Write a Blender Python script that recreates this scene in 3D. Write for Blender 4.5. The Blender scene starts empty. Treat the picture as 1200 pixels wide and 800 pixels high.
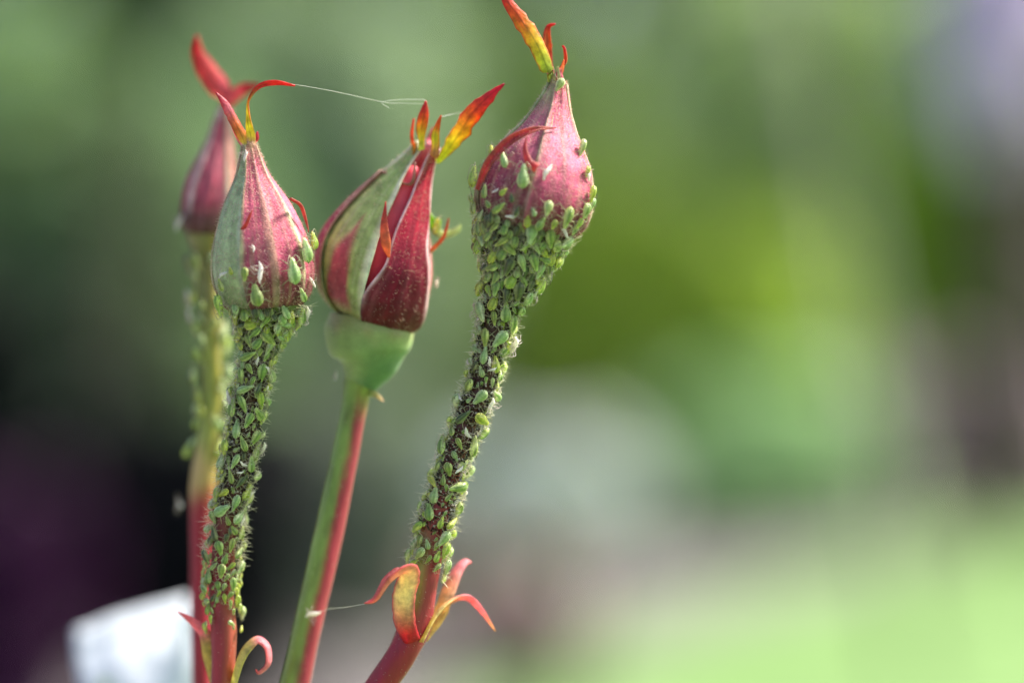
import bpy, math, random
import numpy as np
from mathutils import Vector, Matrix, noise as mnoise

# ---------------------------------------------------------------- scale: 1 unit = 1 cm
sc = bpy.context.scene
sc.unit_settings.system = 'METRIC'
sc.unit_settings.scale_length = 0.01
COL = sc.collection
R = math.radians
random.seed(11)
Z0 = 80.0            # height of the buds over the ground
DF = 33.33           # camera to the plane y = 0

# ---------------------------------------------------------------- camera
cam_d = bpy.data.cameras.new('camera')
cam = bpy.data.objects.new('camera', cam_d)
COL.objects.link(cam)
cam.location = (0, -DF, Z0)
cam.rotation_euler = (R(90), 0, 0)
cam_d.lens = 100
cam_d.sensor_width = 36
cam_d.clip_start = 0.5
cam_d.clip_end = 60000
cam_d.dof.use_dof = True
cam_d.dof.focus_distance = DF - 0.12
cam_d.dof.aperture_fstop = 0.1 / 1.75      # aperture 1.75 cm wide (100 mm lens at about f/5.7)
sc.camera = cam

# ---------------------------------------------------------------- sky and sun
SUN_EL, SUN_AZ = 50.0, 74.0          # azimuth measured from +Y (away from the camera) towards +X
w = bpy.data.worlds.new('World')
sc.world = w
w.use_nodes = True
nt = w.node_tree
sky = nt.nodes.new('ShaderNodeTexSky')
sky.sky_type = 'NISHITA'
sky.sun_disc = False
sky.sun_elevation = R(SUN_EL)
sky.sun_rotation = R(SUN_AZ)
sky.dust_density = 3.0
sky.ozone_density = 0.6
nt.nodes['Background'].inputs[1].default_value = 0.10
nt.links.new(sky.outputs[0], nt.nodes['Background'].inputs[0])
sun_d = bpy.data.lights.new('sun', 'SUN')
sun_d.energy = 4.2
sun_d.angle = R(9)
sun_d.color = (1.0, 0.95, 0.87)
sun = bpy.data.objects.new('sun', sun_d)
COL.objects.link(sun)
dvec = Vector((math.sin(R(SUN_AZ)) * math.cos(R(SUN_EL)), math.cos(R(SUN_AZ)) * math.cos(R(SUN_EL)), math.sin(R(SUN_EL))))
sun.rotation_euler = dvec.to_track_quat('Z', 'Y').to_euler()
sun.location = dvec * 500
sc.view_settings.view_transform = 'Standard'
sc.view_settings.look = 'None'
sc.view_settings.gamma = 1
sc.view_settings.exposure = 1.35
sc.cycles.max_bounces = 8
sc.cycles.sample_clamp_indirect = 4
sc.cycles.use_denoising = True


# ---------------------------------------------------------------- helpers
def s2l(c):
    return tuple(((v / 255) / 12.92 if v / 255 <= 0.04045 else ((v / 255 + 0.055) / 1.055) ** 2.4) for v in c)


def P(px, py, dy=0.0):
    """a point of the photograph (1200 x 800) at depth dy behind the focus plane, in cm"""
    s = (DF + dy) / DF
    return np.array([(px - 600) / 100 * s, dy, Z0 + (400 - py) / 100 * s])


def G(px, D):
    """ground x and y of a thing seen at column px, D cm from the camera"""
    return (px - 600) / 3333 * D, D - DF


def smooth(a, b, x):
    t = np.clip((x - a) / (b - a), 0, 1)
    return t * t * (3 - 2 * t)


def lerp(a, b, t):
    return np.asarray(a, float) * (1 - t) + np.asarray(b, float) * t


def catmull(pts, n):
    """n samples along a Catmull-Rom curve through pts (k x m array)"""
    p = np.asarray(pts, float)
    p = np.vstack([2 * p[0] - p[1], p, 2 * p[-1] - p[-2]])
    k = len(p) - 3
    out = []
    for i in range(n):
        t = i / (n - 1) * k
        j = min(int(t), k - 1)
        f = t - j
        a, b, c, d = p[j], p[j + 1], p[j + 2], p[j + 3]
        out.append(0.5 * (2 * b + (c - a) * f + (2 * a - 5 * b + 4 * c - d) * f * f + (3 * b - a - 3 * c + d) * f ** 3))
    return np.array(out)


def unit(v):
    return v / (np.linalg.norm(v) + 1e-12)


def nz(x, y, z):
    return mnoise.noise(Vector((x, y, z)))


def tag(o, label=None, cat=None, group=None, kind=None):
    if label: o['label'] = label
    if cat: o['category'] = cat
    if group: o['group'] = group
    if kind: o['kind'] = kind
    return o


def empty(name, loc, label, cat, group=None, kind=None):
    o = bpy.data.objects.new(name, None)
    o.empty_display_size = 0.3
    COL.objects.link(o)
    o.location = loc
    return tag(o, label, cat, group, kind)


def mesh(name, verts, faces, cols=None, smooth_=True):
    me = bpy.data.meshes.new(name)
    verts = np.asarray(verts, float)
    me.from_pydata(verts.tolist(), [], faces)
    if cols is not None:
        at = me.color_attributes.new('pigment', 'FLOAT_COLOR', 'POINT')
        c = np.ones((len(verts), 4))
        c[:, :3] = np.asarray(cols)[:, :3]
        at.data.foreach_set('color', c.ravel())
    if smooth_:
        me.polygons.foreach_set('use_smooth', [True] * len(me.polygons))
    me.update()
    return me


def link(name, me, mat, parent=None, solid=0.0):
    o = bpy.data.objects.new(name, me)
    COL.objects.link(o)
    if mat is not None and not me.materials:
        me.materials.append(mat)
    if parent is not None:
        o.parent = parent
        # verts are in world space: cancel the chain of locations above
        loc, q = Vector((0, 0, 0)), parent
        while q is not None:
            loc += q.location
            q = q.parent
        o.location = -loc
    if solid:
        m = o.modifiers.new('thickness', 'SOLIDIFY')
        m.thickness = solid
        m.offset = -1
    return o


class Acc:
    """collects small shapes that are joined into one mesh"""
    def __init__(self):
        self.v, self.f, self.c, self.n = [], [], [], 0

    def add(self, v, f, c):
        v = np.asarray(v, float)
        self.v.append(v)
        self.f += [tuple(i + self.n for i in q) for q in f]
        c = np.asarray(c, float)
        if c.ndim == 1:
            c = np.tile(c, (len(v), 1))
        self.c.append(c[:, :3])
        self.n += len(v)

    def mesh(self, name, smooth_=True):
        return mesh(name, np.vstack(self.v), self.f, np.vstack(self.c), smooth_)


def tube(path, rad, seg=10, col=(1, 1, 1), col2=None, cap=True):
    """swept tube: vertices, faces, colours"""
    path = np.asarray(path, float)
    n = len(path)
    rad = np.broadcast_to(np.asarray(rad, float), (n,))
    T = np.gradient(path, axis=0)
    T = T / (np.linalg.norm(T, axis=1, keepdims=True) + 1e-12)
    up = np.array([0, -1.0, 0]) if abs(T[0][1]) < 0.9 else np.array([1.0, 0, 0])
    V, C = [], []
    F0 = unit(up - T[0] * up.dot(T[0]))
    for i in range(n):
        F0 = unit(F0 - T[i] * F0.dot(T[i]))
        S = np.cross(F0, T[i])
        for j in range(seg):
            a = 2 * math.pi * j / seg
            V.append(path[i] + rad[i] * (math.cos(a) * F0 + math.sin(a) * S))
            t = i / (n - 1)
            C.append(lerp(col, col2 if col2 is not None else col, t))
    F = [(i * seg + j, i * seg + (j + 1) % seg, (i + 1) * seg + (j + 1) % seg, (i + 1) * seg + j) for i in range(n - 1) for j in range(seg)]
    if cap:
        F.append(tuple(range(seg - 1, -1, -1)))
        F.append(tuple((n - 1) * seg + j for j in range(seg)))
    return np.array(V), F, np.array(C)


def hairs(acc, pos, nor, length, rad, col, rng, droop=0.35, along=None):
    """thin tapered hairs rooted at pos"""
    for p, n_ in zip(pos, nor):
        d = unit(n_ + np.array([rng.gauss(0, droop) for _ in range(3)]) + (along * 0.4 if along is not None else 0))
        L = length * rng.uniform(0.45, 1.25)
        a = unit(np.cross(d, np.array([0.3, 0.5, 0.8])))
        b = np.cross(d, a)
        r = rad
        base = [p + r * (math.cos(k * 2.094) * a + math.sin(k * 2.094) * b) for k in range(3)]
        bend = a * L * rng.uniform(-0.2, 0.2)
        mid = [p + d * L * 0.55 + bend + 0.6 * r * (math.cos(k * 2.094) * a + math.sin(k * 2.094) * b) for k in range(3)]
        tip = p + d * L + bend * 2.2
        acc.add(base + mid + [tip], [(0, 1, 4, 3), (1, 2, 5, 4), (2, 0, 3, 5), (3, 4, 6), (4, 5, 6), (5, 3, 6)], col)


# ---------------------------------------------------------------- materials
def mat_base(name):
    m = bpy.data.materials.new(name)
    m.use_nodes = True
    return m, m.node_tree, m.node_tree.nodes, m.node_tree.links


def plant_mat(name, rough=0.5, trans=0.25, sss=0.15, sheen=0.3, mottle=0.35, mscale=9, dots=0.0, dscale=60, dotcol=(0.5, 0.45, 0.4), bump=0.25, bscale=45, rand=0.0, spec=0.4, glow=1.6, stretch=(1, 1, 1)):
    m, t, N, L = mat_base(name)
    bs = N['Principled BSDF']
    at = N.new('ShaderNodeAttribute')
    at.attribute_name = 'pigment'
    tc = N.new('ShaderNodeTexCoord')
    mp = N.new('ShaderNodeMapping')
    mp.inputs['Scale'].default_value = stretch
    L.new(tc.outputs['Object'], mp.inputs['Vector'])
    n1 = N.new('ShaderNodeTexNoise')
    n1.inputs['Scale'].default_value = mscale
    n1.inputs['Detail'].default_value = 6
    n1.inputs['Roughness'].default_value = 0.65
    L.new(mp.outputs[0], n1.inputs['Vector'])
    mr = N.new('ShaderNodeMapRange')
    mr.inputs[1].default_value = 0.3
    mr.inputs[2].default_value = 0.7
    mr.inputs[3].default_value = 1 - mottle
    mr.inputs[4].default_value = 1 + mottle
    L.new(n1.outputs[0], mr.inputs[0])
    hv = N.new('ShaderNodeHueSaturation')
    L.new(mr.outputs[0], hv.inputs['Value'])
    L.new(at.outputs['Color'], hv.inputs['Color'])
    if rand:
        oi = N.new('ShaderNodeObjectInfo')
        r2 = N.new('ShaderNodeMapRange')
        r2.inputs[3].default_value = 0.5 - rand * 0.12
        r2.inputs[4].default_value = 0.5 + rand * 0.06
        L.new(oi.outputs['Random'], r2.inputs[0])
        L.new(r2.outputs[0], hv.inputs['Hue'])
    col = hv.outputs[0]
    n2 = N.new('ShaderNodeTexNoise')
    n2.inputs['Scale'].default_value = dscale
    n2.inputs['Detail'].default_value = 2
    L.new(tc.outputs['Object'], n2.inputs['Vector'])
    if dots:
        r3 = N.new('ShaderNodeMapRange')
        r3.inputs[1].default_value = 0.56
        r3.inputs[2].default_value = 0.68
        r3.inputs[3].default_value = 0
        r3.inputs[4].default_value = dots
        L.new(n2.outputs[0], r3.inputs[0])
        mx = N.new('ShaderNodeMix')
        mx.data_type = 'RGBA'
        mx.inputs[7].default_value = (*dotcol, 1)
        L.new(r3.outputs[0], mx.inputs[0])
        L.new(col, mx.inputs[6])
        col = mx.outputs[2]
    L.new(col, bs.inputs['Base Color'])
    bs.inputs['Roughness'].default_value = rough
    bs.inputs['Specular IOR Level'].default_value = spec
    bs.inputs['Sheen Weight'].default_value = sheen
    bs.inputs['Sheen Roughness'].default_value = 0.4
    if sss:
        bs.inputs['Subsurface Weight'].default_value = sss
        bs.inputs['Subsurface Radius'].default_value = (0.10, 0.09, 0.05)
        bs.inputs['Subsurface Scale'].default_value = 1.0
    bp = N.new('ShaderNodeBump')
    bp.inputs['Strength'].default_value = bump
    bp.inputs['Distance'].default_value = 0.02
    n3 = N.new('ShaderNodeTexNoise')
    n3.inputs['Scale'].default_value = bscale
    n3.inputs['Detail'].default_value = 3
    L.new(mp.outputs[0], n3.inputs['Vector'])
    L.new(n3.outputs[0], bp.inputs['Height'])
    L.new(bp.outputs[0], bs.inputs['Normal'])
    out = N['Material Output']
    if trans:
        tr = N.new('ShaderNodeBsdfTranslucent')
        gm = N.new('ShaderNodeMixRGB')
        gm.blend_type = 'MULTIPLY'
        gm.inputs[0].default_value = 1
        gm.inputs[2].default_value = (glow, glow, glow * 0.8, 1)
        L.new(col, gm.inputs[1])
        L.new(gm.outputs[0], tr.inputs['Color'])
        ms = N.new('ShaderNodeMixShader')
        ms.inputs[0].default_value = trans
        L.new(bs.outputs[0], ms.inputs[1])
        L.new(tr.outputs[0], ms.inputs[2])
        L.new(ms.outputs[0], out.inputs['Surface'])
    return m


M_SEPAL = plant_mat('sepal_skin', rough=0.55, trans=0.12, sss=0.0, sheen=0.05, spec=.3, mottle=0.42, mscale=8, dots=0.32, dscale=30, dotcol=(0.60, 0.34, 0.32), bump=0.5, bscale=44)
M_TIP = plant_mat('sepal_tip_leaf', rough=0.45, trans=0.45, sss=0, sheen=0.0, mottle=0.4, mscale=9, bump=0.5, bscale=24, glow=1.5)
M_SEPAL_SMOOTH = plant_mat('smooth_sepal_skin', rough=0.5, spec=.25, trans=0.10, sss=0, sheen=0.0, mottle=0.35, mscale=6, dots=0.10, dscale=42, dotcol=(0.5, 0.22, 0.24), bump=0.35, bscale=30)
M_PETAL = plant_mat('petal_skin', rough=0.5, trans=0.25, sss=0, sheen=0.1, mottle=0.12, mscale=6, bump=0.15, bscale=20)
M_STEM = plant_mat('stem_skin', rough=0.42, trans=0, sss=0.12, sheen=0.06, mottle=0.28, mscale=5, bump=0.3, bscale=30, spec=0.5, stretch=(1, 1, 0.25))
M_HIP = plant_mat('hip_skin', rough=0.5, trans=0, sss=0.2, sheen=0.1, mottle=0.18, mscale=5, bump=0.2, bscale=40)
M_APHID = plant_mat('aphid_skin', rough=0.3, trans=0.22, sss=0.3, sheen=0.1, mottle=0.35, mscale=9, bump=0.5, bscale=16, rand=0.25, spec=0.6)
M_LEG = plant_mat('aphid_leg', rough=0.35, trans=0.3, sss=0, sheen=0, mottle=0.2, mscale=20, bump=0)
M_SKIN = plant_mat('shed_skin', rough=0.5, trans=0.4, sss=0, sheen=0.1, mottle=0.15, mscale=20, bump=0.3, bscale=40, glow=1.1)
M_HAIR = plant_mat('plant_hair', rough=0.4, trans=0.5, sss=0, sheen=0, mottle=0.1, bump=0, glow=1.3)
M_LEAF = plant_mat('garden_leaf', rough=0.5, trans=0.3, sss=0, sheen=0, mottle=0.25, mscale=0.05, bump=0, glow=1.4)
M_BARK = plant_mat('bark', rough=0.85, trans=0, sss=0, sheen=0, mottle=0.4, mscale=0.2, bump=0.6, bscale=0.6)

# colours of the photograph, as base colours
RED = np.array([0.36, 0.025, 0.05])
PINK = np.array([0.52, 0.13, 0.17])
DRED = np.array([0.17, 0.006, 0.018])
GRN = np.array([0.17, 0.25, 0.08])
LGRN = np.array([0.34, 0.42, 0.17])
PALE = np.array([0.50, 0.50, 0.36])
ORANGE = np.array([0.62, 0.15, 0.02])
YELL = np.array([0.48, 0.50, 0.03])
TIPR = np.array([0.52, 0.03, 0.03])


# ---------------------------------------------------------------- stalk surface (stem and hip)
class Stalk:
    """centre line and radius of a stalk, sampled by s in 0..1 from the sepals down"""
    def __init__(self, pts, n=160):
        q = np.array([[*P(x, y, d), r] for x, y, d, r in pts])
        self.s = catmull(q, n)
        self.n = n
        self.T = np.gradient(self.s[:, :3], axis=0)
        self.T /= np.linalg.norm(self.T, axis=1, keepdims=True)

    def at(self, s):
        f = np.clip(s, 0, 1) * (self.n - 1)
        i = min(int(f), self.n - 2)
        k = f - i
        q = self.s[i] * (1 - k) + self.s[i + 1] * k
        T = unit(self.T[i] * (1 - k) + self.T[i + 1] * k)
        S = unit(np.cross(np.array([0, 1.0, 0]), T))       # to the right in the picture (T points down)
        if S[0] < 0: S = -S
        Fv = unit(np.cross(S, T))
        if Fv[1] > 0: Fv = -Fv
        return q[:3], q[3], T, S, Fv

    def surf(self, s, phi):
        c, r, T, S, Fv = self.at(s)
        nrm = math.sin(phi) * S + math.cos(phi) * Fv
        return c + r * nrm, nrm, T

    def s_of_py(self, py):
        z = P(0, py)[2]
        return float(np.argmin(abs(self.s[:, 2] - z))) / (self.n - 1)

    def shell(self, s0, s1, rows, seg, colf, bumps=0.02, seed=0):
        V, C, F = [], [], []
        for i in range(rows):
            s = s0 + (s1 - s0) * i / (rows - 1)
            c, r, T, S, Fv = self.at(s)
            for j in range(seg):
                a = 2 * math.pi * j / seg
                nn = math.sin(a) * S + math.cos(a) * Fv
                rr = r * (1 + bumps * nz(nn[0] * 1.5 + seed, nn[1] * 1.5, s * 14) * 2)
                V.append(c + rr * nn)
                C.append(colf(s, a, nn, c))
        for i in range(rows - 1):
            for j in range(seg):
                F.append((i * seg + j, (i + 1) * seg + j, (i + 1) * seg + (j + 1) % seg, i * seg + (j + 1) % seg))
        F.append(tuple(range(seg)))
        F.append(tuple((rows - 1) * seg + j for j in range(seg - 1, -1, -1)))
        return np.array(V), F, np.array(C)


# ---------------------------------------------------------------- bud
class Bud:
    def __init__(self, base, tip, prof, opening=0.0):
        self.o = base
        ax = tip - base
        self.L = np.linalg.norm(ax)
        self.ax = ax / self.L
        self.S = unit(np.cross(self.ax, np.array([0, 1.0, 0])))
        if self.S[0] < 0: self.S = -self.S
        self.F = unit(np.cross(self.S, self.ax))
        if self.F[1] > 0: self.F = -self.F
        self.prof = np.array(prof)

    def rad(self, t):
        return float(np.interp(t, self.pt, self.pr))

    def prep(self):
        q = catmull(self.prof, 80)
        self.pt, self.pr = q[:, 0], q[:, 1]

    bend = 0.0

    def pos(self, t, phi, dr=0.0, k=1.0):
        r = self.rad(t) * k + dr
        d = math.sin(phi) * self.S + math.cos(phi) * self.F
        return self.o + self.ax * self.L * t + self.S * self.bend * t * (1 - t) + r * d, d


def sepal(bud, phi0, hw, tip, widths, colf, lift=0.0, twist=0.0, rows=34, trows=26, cols=25, jag=0.0, tcup=0.25, seed=0, tend=1.0, hugt=None, flare=0.02, tside=None):
    """a sepal hugging the bud and going on into its free tip.
    hw(t) half width angle, tip: world points after the bud's beak, widths at tip points"""
    V, C = [], []
    us = np.linspace(-1, 1, cols)
    for i in range(rows):
        t = tend * i / (rows - 1)
        h = hw(t)
        ph = phi0 + (hugt(t) if hugt else 0)
        for u in us:
            dr = lift + 0.018 * math.exp(-(u * 5) ** 2) - 0.012 * math.cos(u * math.pi) + flare * max(0, abs(u) - 0.75) * 4
            dr += 0.012 * nz(t * 6 + seed, u * 3, seed * 1.7)
            dr -= 0.03 * (1 - smooth(0, 0.06, t))
            hh = h * (1 + 0.05 * nz(t * 9, seed, 3.3))
            p, d = bud.pos(t, ph + u * hh, dr)
            V.append(p)
            C.append(colf(u, t * 1.0))
    # free tip
    p0, d0 = bud.pos(tend, phi0 + (hugt(tend) if hugt else 0), lift)
    p1, _ = bud.pos(tend - 0.12, phi0 + (hugt(tend) if hugt else 0), lift)
    side = unit(math.cos(phi0) * bud.S - math.sin(phi0) * bud.F)
    w0 = bud.rad(tend) * hw(tend)
    pts = catmull(np.vstack([[p0], np.array(tip)]), trows)
    wd = catmull(np.array([[w0]] + [[x] for x in widths]), trows)[:, 0]
    T = np.gradient(pts, axis=0)
    T /= np.linalg.norm(T, axis=1, keepdims=True)
    if tside is not None:
        tgt = unit(np.array(tside, float))
    for i in range(1, trows):
        f = i / (trows - 1)
        side = unit(side - T[i] * side.dot(T[i]))
        sd = side
        if tside is not None:
            s2 = unit(tgt - T[i] * tgt.dot(T[i]))
            if s2.dot(side) < 0 and f < 0.05: pass
            sd = unit(lerp(side, s2, smooth(0, 0.5, f)))
        nr = np.cross(sd, T[i])
        a = twist * f
        s3 = math.cos(a) * sd + math.sin(a) * nr
        n3 = np.cross(s3, T[i])
        for u in us:
            ww = max(0.004, wd[i]) * (1 + jag * nz(i * 0.9, u * 2 + seed, 7.0) * 1.5)
            V.append(pts[i] + s3 * u * ww - n3 * (tcup * ww * (u * u - 0.4)))
            C.append(colf(u, 1.0 + f))
    F = []
    nr_ = rows + trows - 1
    for i in range(nr_ - 1):
        for j in range(cols - 1):
            F.append((i * cols + j, i * cols + j + 1, (i + 1) * cols + j + 1, (i + 1) * cols + j))
    return np.array(V), F, np.array(C)


def ribbon(pts, widths, side, colf, rows=26, cols=9, twist=0.0, cup=0.3, jag=0.0, seed=0, wav=0.0, fold=0.0):
    """a free blade: bract, leaflet, lobe"""
    p = catmull(np.array(pts), rows)
    wd = catmull(np.array([[x] for x in widths]), rows)[:, 0]
    T = np.gradient(p, axis=0)
    T /= np.linalg.norm(T, axis=1, keepdims=True)
    sd = unit(np.array(side, float))
    us = np.linspace(-1, 1, cols)
    V, C = [], []
    for i in range(rows):
        f = i / (rows - 1)
        sd = unit(sd - T[i] * sd.dot(T[i]))
        nr = np.cross(sd, T[i])
        a = twist * f
        s3 = math.cos(a) * sd + math.sin(a) * nr
        n3 = np.cross(s3, T[i])
        for u in us:
            ww = max(0.004, wd[i]) * (1 + jag * nz(i * 0.8, (1 if u > 0 else -1) * 2 + seed, 7.0) * 1.8 * abs(u))
            V.append(p[i] + s3 * u * ww - n3 * (cup * ww * (u * u - 0.4) + wav * nz(f * 5, u * 2, seed)) - n3 * fold * ww * abs(u))
            C.append(colf(u, f))
    F = [(i * cols + j, i * cols + j + 1, (i + 1) * cols + j + 1, (i + 1) * cols + j) for i in range(rows - 1) for j in range(cols - 1)]
    return np.array(V), F, np.array(C)


def surf_hairs(V, F, n, length, rad, col, rng, sgn=1.0, sel=None):
    """hairs over a grid of faces; returns a mesh"""
    acc = Acc()
    pos, nor = [], []
    tries = 0
    while len(pos) < n and tries < n * 6:
        tries += 1
        f = F[rng.randrange(len(F))]
        a, b, c = V[f[0]], V[f[1]], V[f[2]]
        x, y = rng.random(), rng.random()
        p = a + (b - a) * x + (c - b) * y
        nn = np.cross(b - a, c - b)
        ln = np.linalg.norm(nn)
        if ln < 1e-9: continue
        nn = nn / ln * sgn
        if sel is not None and not sel(p, nn): continue
        pos.append(p)
        nor.append(nn)
    hairs(acc, pos, nor, length, rad, col, rng)
    return acc


def sepal_col(red, margin, base, mfrac=0.16, redlo=0.0, redhi=1.0, seed=0, stripe=0.0, tipc=None, soft=0.12, streak=0.35, low=None, lowt=.35):
    """pigment of a sepal: red field inside pale margins, base colour at the foot, leafy tip colours"""
    red, margin, base = map(np.array, (red, margin, base))

    def f(u, t):
        a = abs(u)
        if t <= 1:
            m = smooth(1 - mfrac - soft, 1 - mfrac + soft, a + 0.10 * nz(t * 7, u * 2, seed))
            c = lerp(red if low is None else lerp(low, red, smooth(lowt * .35, lowt * 1.6, t + .10 * nz(u * 3, t * 5, seed + 8))), margin, m)
            fb = 1 - smooth(redlo, redlo + 0.2, t + 0.08 * nz(u * 4, seed, 2))
            c = lerp(c, base, fb)
            fh = smooth(redhi - 0.12, redhi + 0.1, t)
            c = lerp(c, margin, fh * 0.85)
            s = nz(u * 9 + seed, t * 2.2, 5.0)
            c = lerp(c, lerp(red, margin, 0.6 if s > 0 else 0.0), min(abs(s) * streak * 1.5, 0.6))
            vn = nz(u * 26 + seed, t * 1.3, 1.0)
            c = np.array(c) * (1 + .28 * vn)
            if stripe and a < 0.10:
                c = lerp(c, margin, stripe)
        else:
            q = t - 1
            c0 = lerp(red, margin, smooth(redhi - 0.12, redhi + 0.1, 1) * 0.85)
            c = c0
            if tipc is not None:
                for k in range(len(tipc)):
                    lo = k / len(tipc) * 0.85
                    c = lerp(c, tipc[k], smooth(lo, lo + 0.25, q + 0.06 * nz(u * 3, q * 5, seed)))
                c = lerp(c, TIPR, 0.65 * smooth(0.72, 0.98, a) * smooth(0.1, 0.4, q))
                c = lerp(c, np.array(c) * .55, .8 * math.exp(-(u * 9) ** 2))
                c = lerp(c, np.array(c) * 1.25, .5 * smooth(.3, .8, math.sin(q * 60 - a * 9)))
        return np.clip(c, 0, 1)
    return f


# ================================================================= THE STALKS
LAB = {}


def build_stalk(name, label, stalk, s_hip, colf_stem, colf_hip, s_end=1.0, bumps=0.02, seed=0, hairn=0):
    root = empty(name, tuple(float(v) for v in stalk.s[-1, :3]), label, 'rose stalk')
    V, F, C = stalk.shell(s_hip, s_end, 120, 28, colf_stem, bumps, seed)
    st = link('stem', mesh('stem', V, F, C), M_STEM, root)
    V, F, C = stalk.shell(0, s_hip, 30, 32, colf_hip, bumps, seed)
    hip = link('hip', mesh('hip', V, F, C), M_HIP, root)
    if hairn:
        rng = random.Random(seed)
        acc = Acc()
        pos, nor = [], []
        for _ in range(hairn):
            p, n_, T = stalk.surf(rng.uniform(0.02, 0.95), rng.uniform(-math.pi, math.pi))
            pos.append(p); nor.append(n_)
        hairs(acc, pos, nor, 0.035, 0.0022, (0.6, 0.55, 0.5), rng)
        h = link('hair', acc.mesh('hair'), M_HAIR, st)
        h['kind'] = 'stuff'
    return root, st, hip


def add_sepal(root, bud, *a, hairn=500, hl=0.045, mat=None, hseed=1, label=None, **k):
    V, F, C = sepal(bud, *a, **k)
    o = link('sepal', mesh('sepal', V, F, C), mat or M_SEPAL, root, solid=0.022)
    if label: o['label'] = label
    # split off: the free leafy tip takes the leaf material
    o.data.materials.append(M_TIP)
    cols = k.get('cols', 25)
    rows = k.get('rows', 34)
    idx = [1 if (f[0] // cols) >= rows + 2 else 0 for f in F]
    o.data.polygons.foreach_set('material_index', idx)
    if hairn:
        rng = random.Random(hseed)
        nF = (rows - 1) * (cols - 1)
        acc = surf_hairs(V, F[:nF + 40], hairn, hl, 0.0022, (0.75, 0.62, 0.58), rng, sgn=1.0)
        h = link('hair', acc.mesh('hair'), M_HAIR, o)
        h['kind'] = 'stuff'
    return o


def add_ribbon(name, root, *a, mat=None, solid=0.016, hairn=0, label=None, **k):
    V, F, C = ribbon(*a, **k)
    o = link(name, mesh(name, V, F, C), mat or M_TIP, root, solid=solid)
    if label: o['label'] = label
    if hairn:
        acc = surf_hairs(V, F, hairn, 0.04, 0.0022, (0.75, 0.65, 0.6), random.Random(5), sgn=random.choice((1, -1)))
        link('hair', acc.mesh('hair'), M_HAIR, o)['kind'] = 'stuff'
    return o


def petal_core(root, bud, k=0.9, col=(0.45, 0.03, 0.06), tmax=0.86, n=4, gapphi=0.0):
    for i in range(n):
        ph0 = gapphi + i * 2 * math.pi / n + (0.5 if i % 2 else 0)
        rows, cols = 20, 15
        V, C = [], []
        for a in range(rows):
            t = 0.02 + (tmax - 0.05 * i) * a / (rows - 1)
            for b in range(cols):
                u = -1 + 2 * b / (cols - 1)
                kk = k - 0.05 * (i % 2) + 0.05 * u * (0.4 + 0.6 * t)
                p, d = bud.pos(t, ph0 + u * 1.15, -0.02, kk)
                p = p + bud.ax * (-0.28 * u * u * smooth(0.6, 1, t / tmax))
                V.append(p)
                C.append(lerp(col, (0.92, 0.38, 0.46), 0.8 * smooth(0.55, 1.0, u) + 0.35 * smooth(0.3, 0.6, t) * (0.5 + 0.5 * nz(u * 3, t * 4, i))))
        F = [(r * cols + c, r * cols + c + 1, (r + 1) * cols + c + 1, (r + 1) * cols + c) for r in range(rows - 1) for c in range(cols - 1)]
        link('petal', mesh('petal', V, F, np.clip(C, 0, 1)), M_PETAL, root, solid=0.012)


# ---- stalk C: the right one, thick with aphids
SC = Stalk([(615, 262, 0.0, .52), (609, 285, 0.0, .46), (604, 305, 0.0, .36), (597, 328, 0.0, .26), (587, 355, 0.0, .175), (577, 400, 0.02, .135), (563, 455, 0.05, .125), (542, 510, 0.08, .12),
            (525, 562, 0.12, .125), (510, 610, 0.15, .145), (502, 655, 0.18, .155), (495, 700, 0.2, .16), (484, 738, 0.22, .19), (471, 765, 0.24, .18), (448, 800, 0.27, .172), (425, 840, 0.3, .17), (402, 880, .35, .17)])


def colC(s, a, nn, c):
    py = 400 - (c[2] - Z0) * 100
    brown = np.array([0.10, 0.025, 0.02])
    col = lerp((0.07, 0.06, 0.025), brown, smooth(300, 430, py))
    col = lerp(col, (0.26, 0.02, 0.03), smooth(480, 620, py))
    gr = smooth(600, 660, py) * (1 - smooth(700, 740, py)) * smooth(0.3, -0.5, nn[0])
    col = lerp(col, (0.26, 0.24, 0.05), gr)
    col = lerp(col, (0.26, 0.008, 0.025), smooth(715, 750, py))
    return col


rootC, stemC, hipC = build_stalk('rose_stalk', 'tallest rose bud at right, pink, on a dark stalk crowded with aphids', SC, SC.s_of_py(322), colC, colC, bumps=0.05, seed=2, hairn=900)
bC = Bud(P(616, 276, 0), P(653, 98, 0.05), [(0, .47), (.05, .56), (.12, .645), (.22, .68), (.34, .655), (.48, .57), (.62, .42), (.71, .30), (.82, .20), (.93, .125), (1.0, .08), (1.05, .07)])
bC.prep()
hwC = lambda t: 0.70
pk = lambda **k: sepal_col((0.64, 0.12, 0.21), (0.50, 0.50, 0.28), (0.20, 0.045, 0.06), mfrac=0.05, redlo=0.05, redhi=1.05, soft=0.10, streak=0.5, low=np.array([.24, .012, .055]), lowt=.34, **k)
C_SET = [np.array([0.30, 0.42, 0.05]), np.array([0.55, 0.50, 0.03]), ORANGE, TIPR]
petal_core(rootC, bC, 0.88, tmax=0.9)
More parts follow.
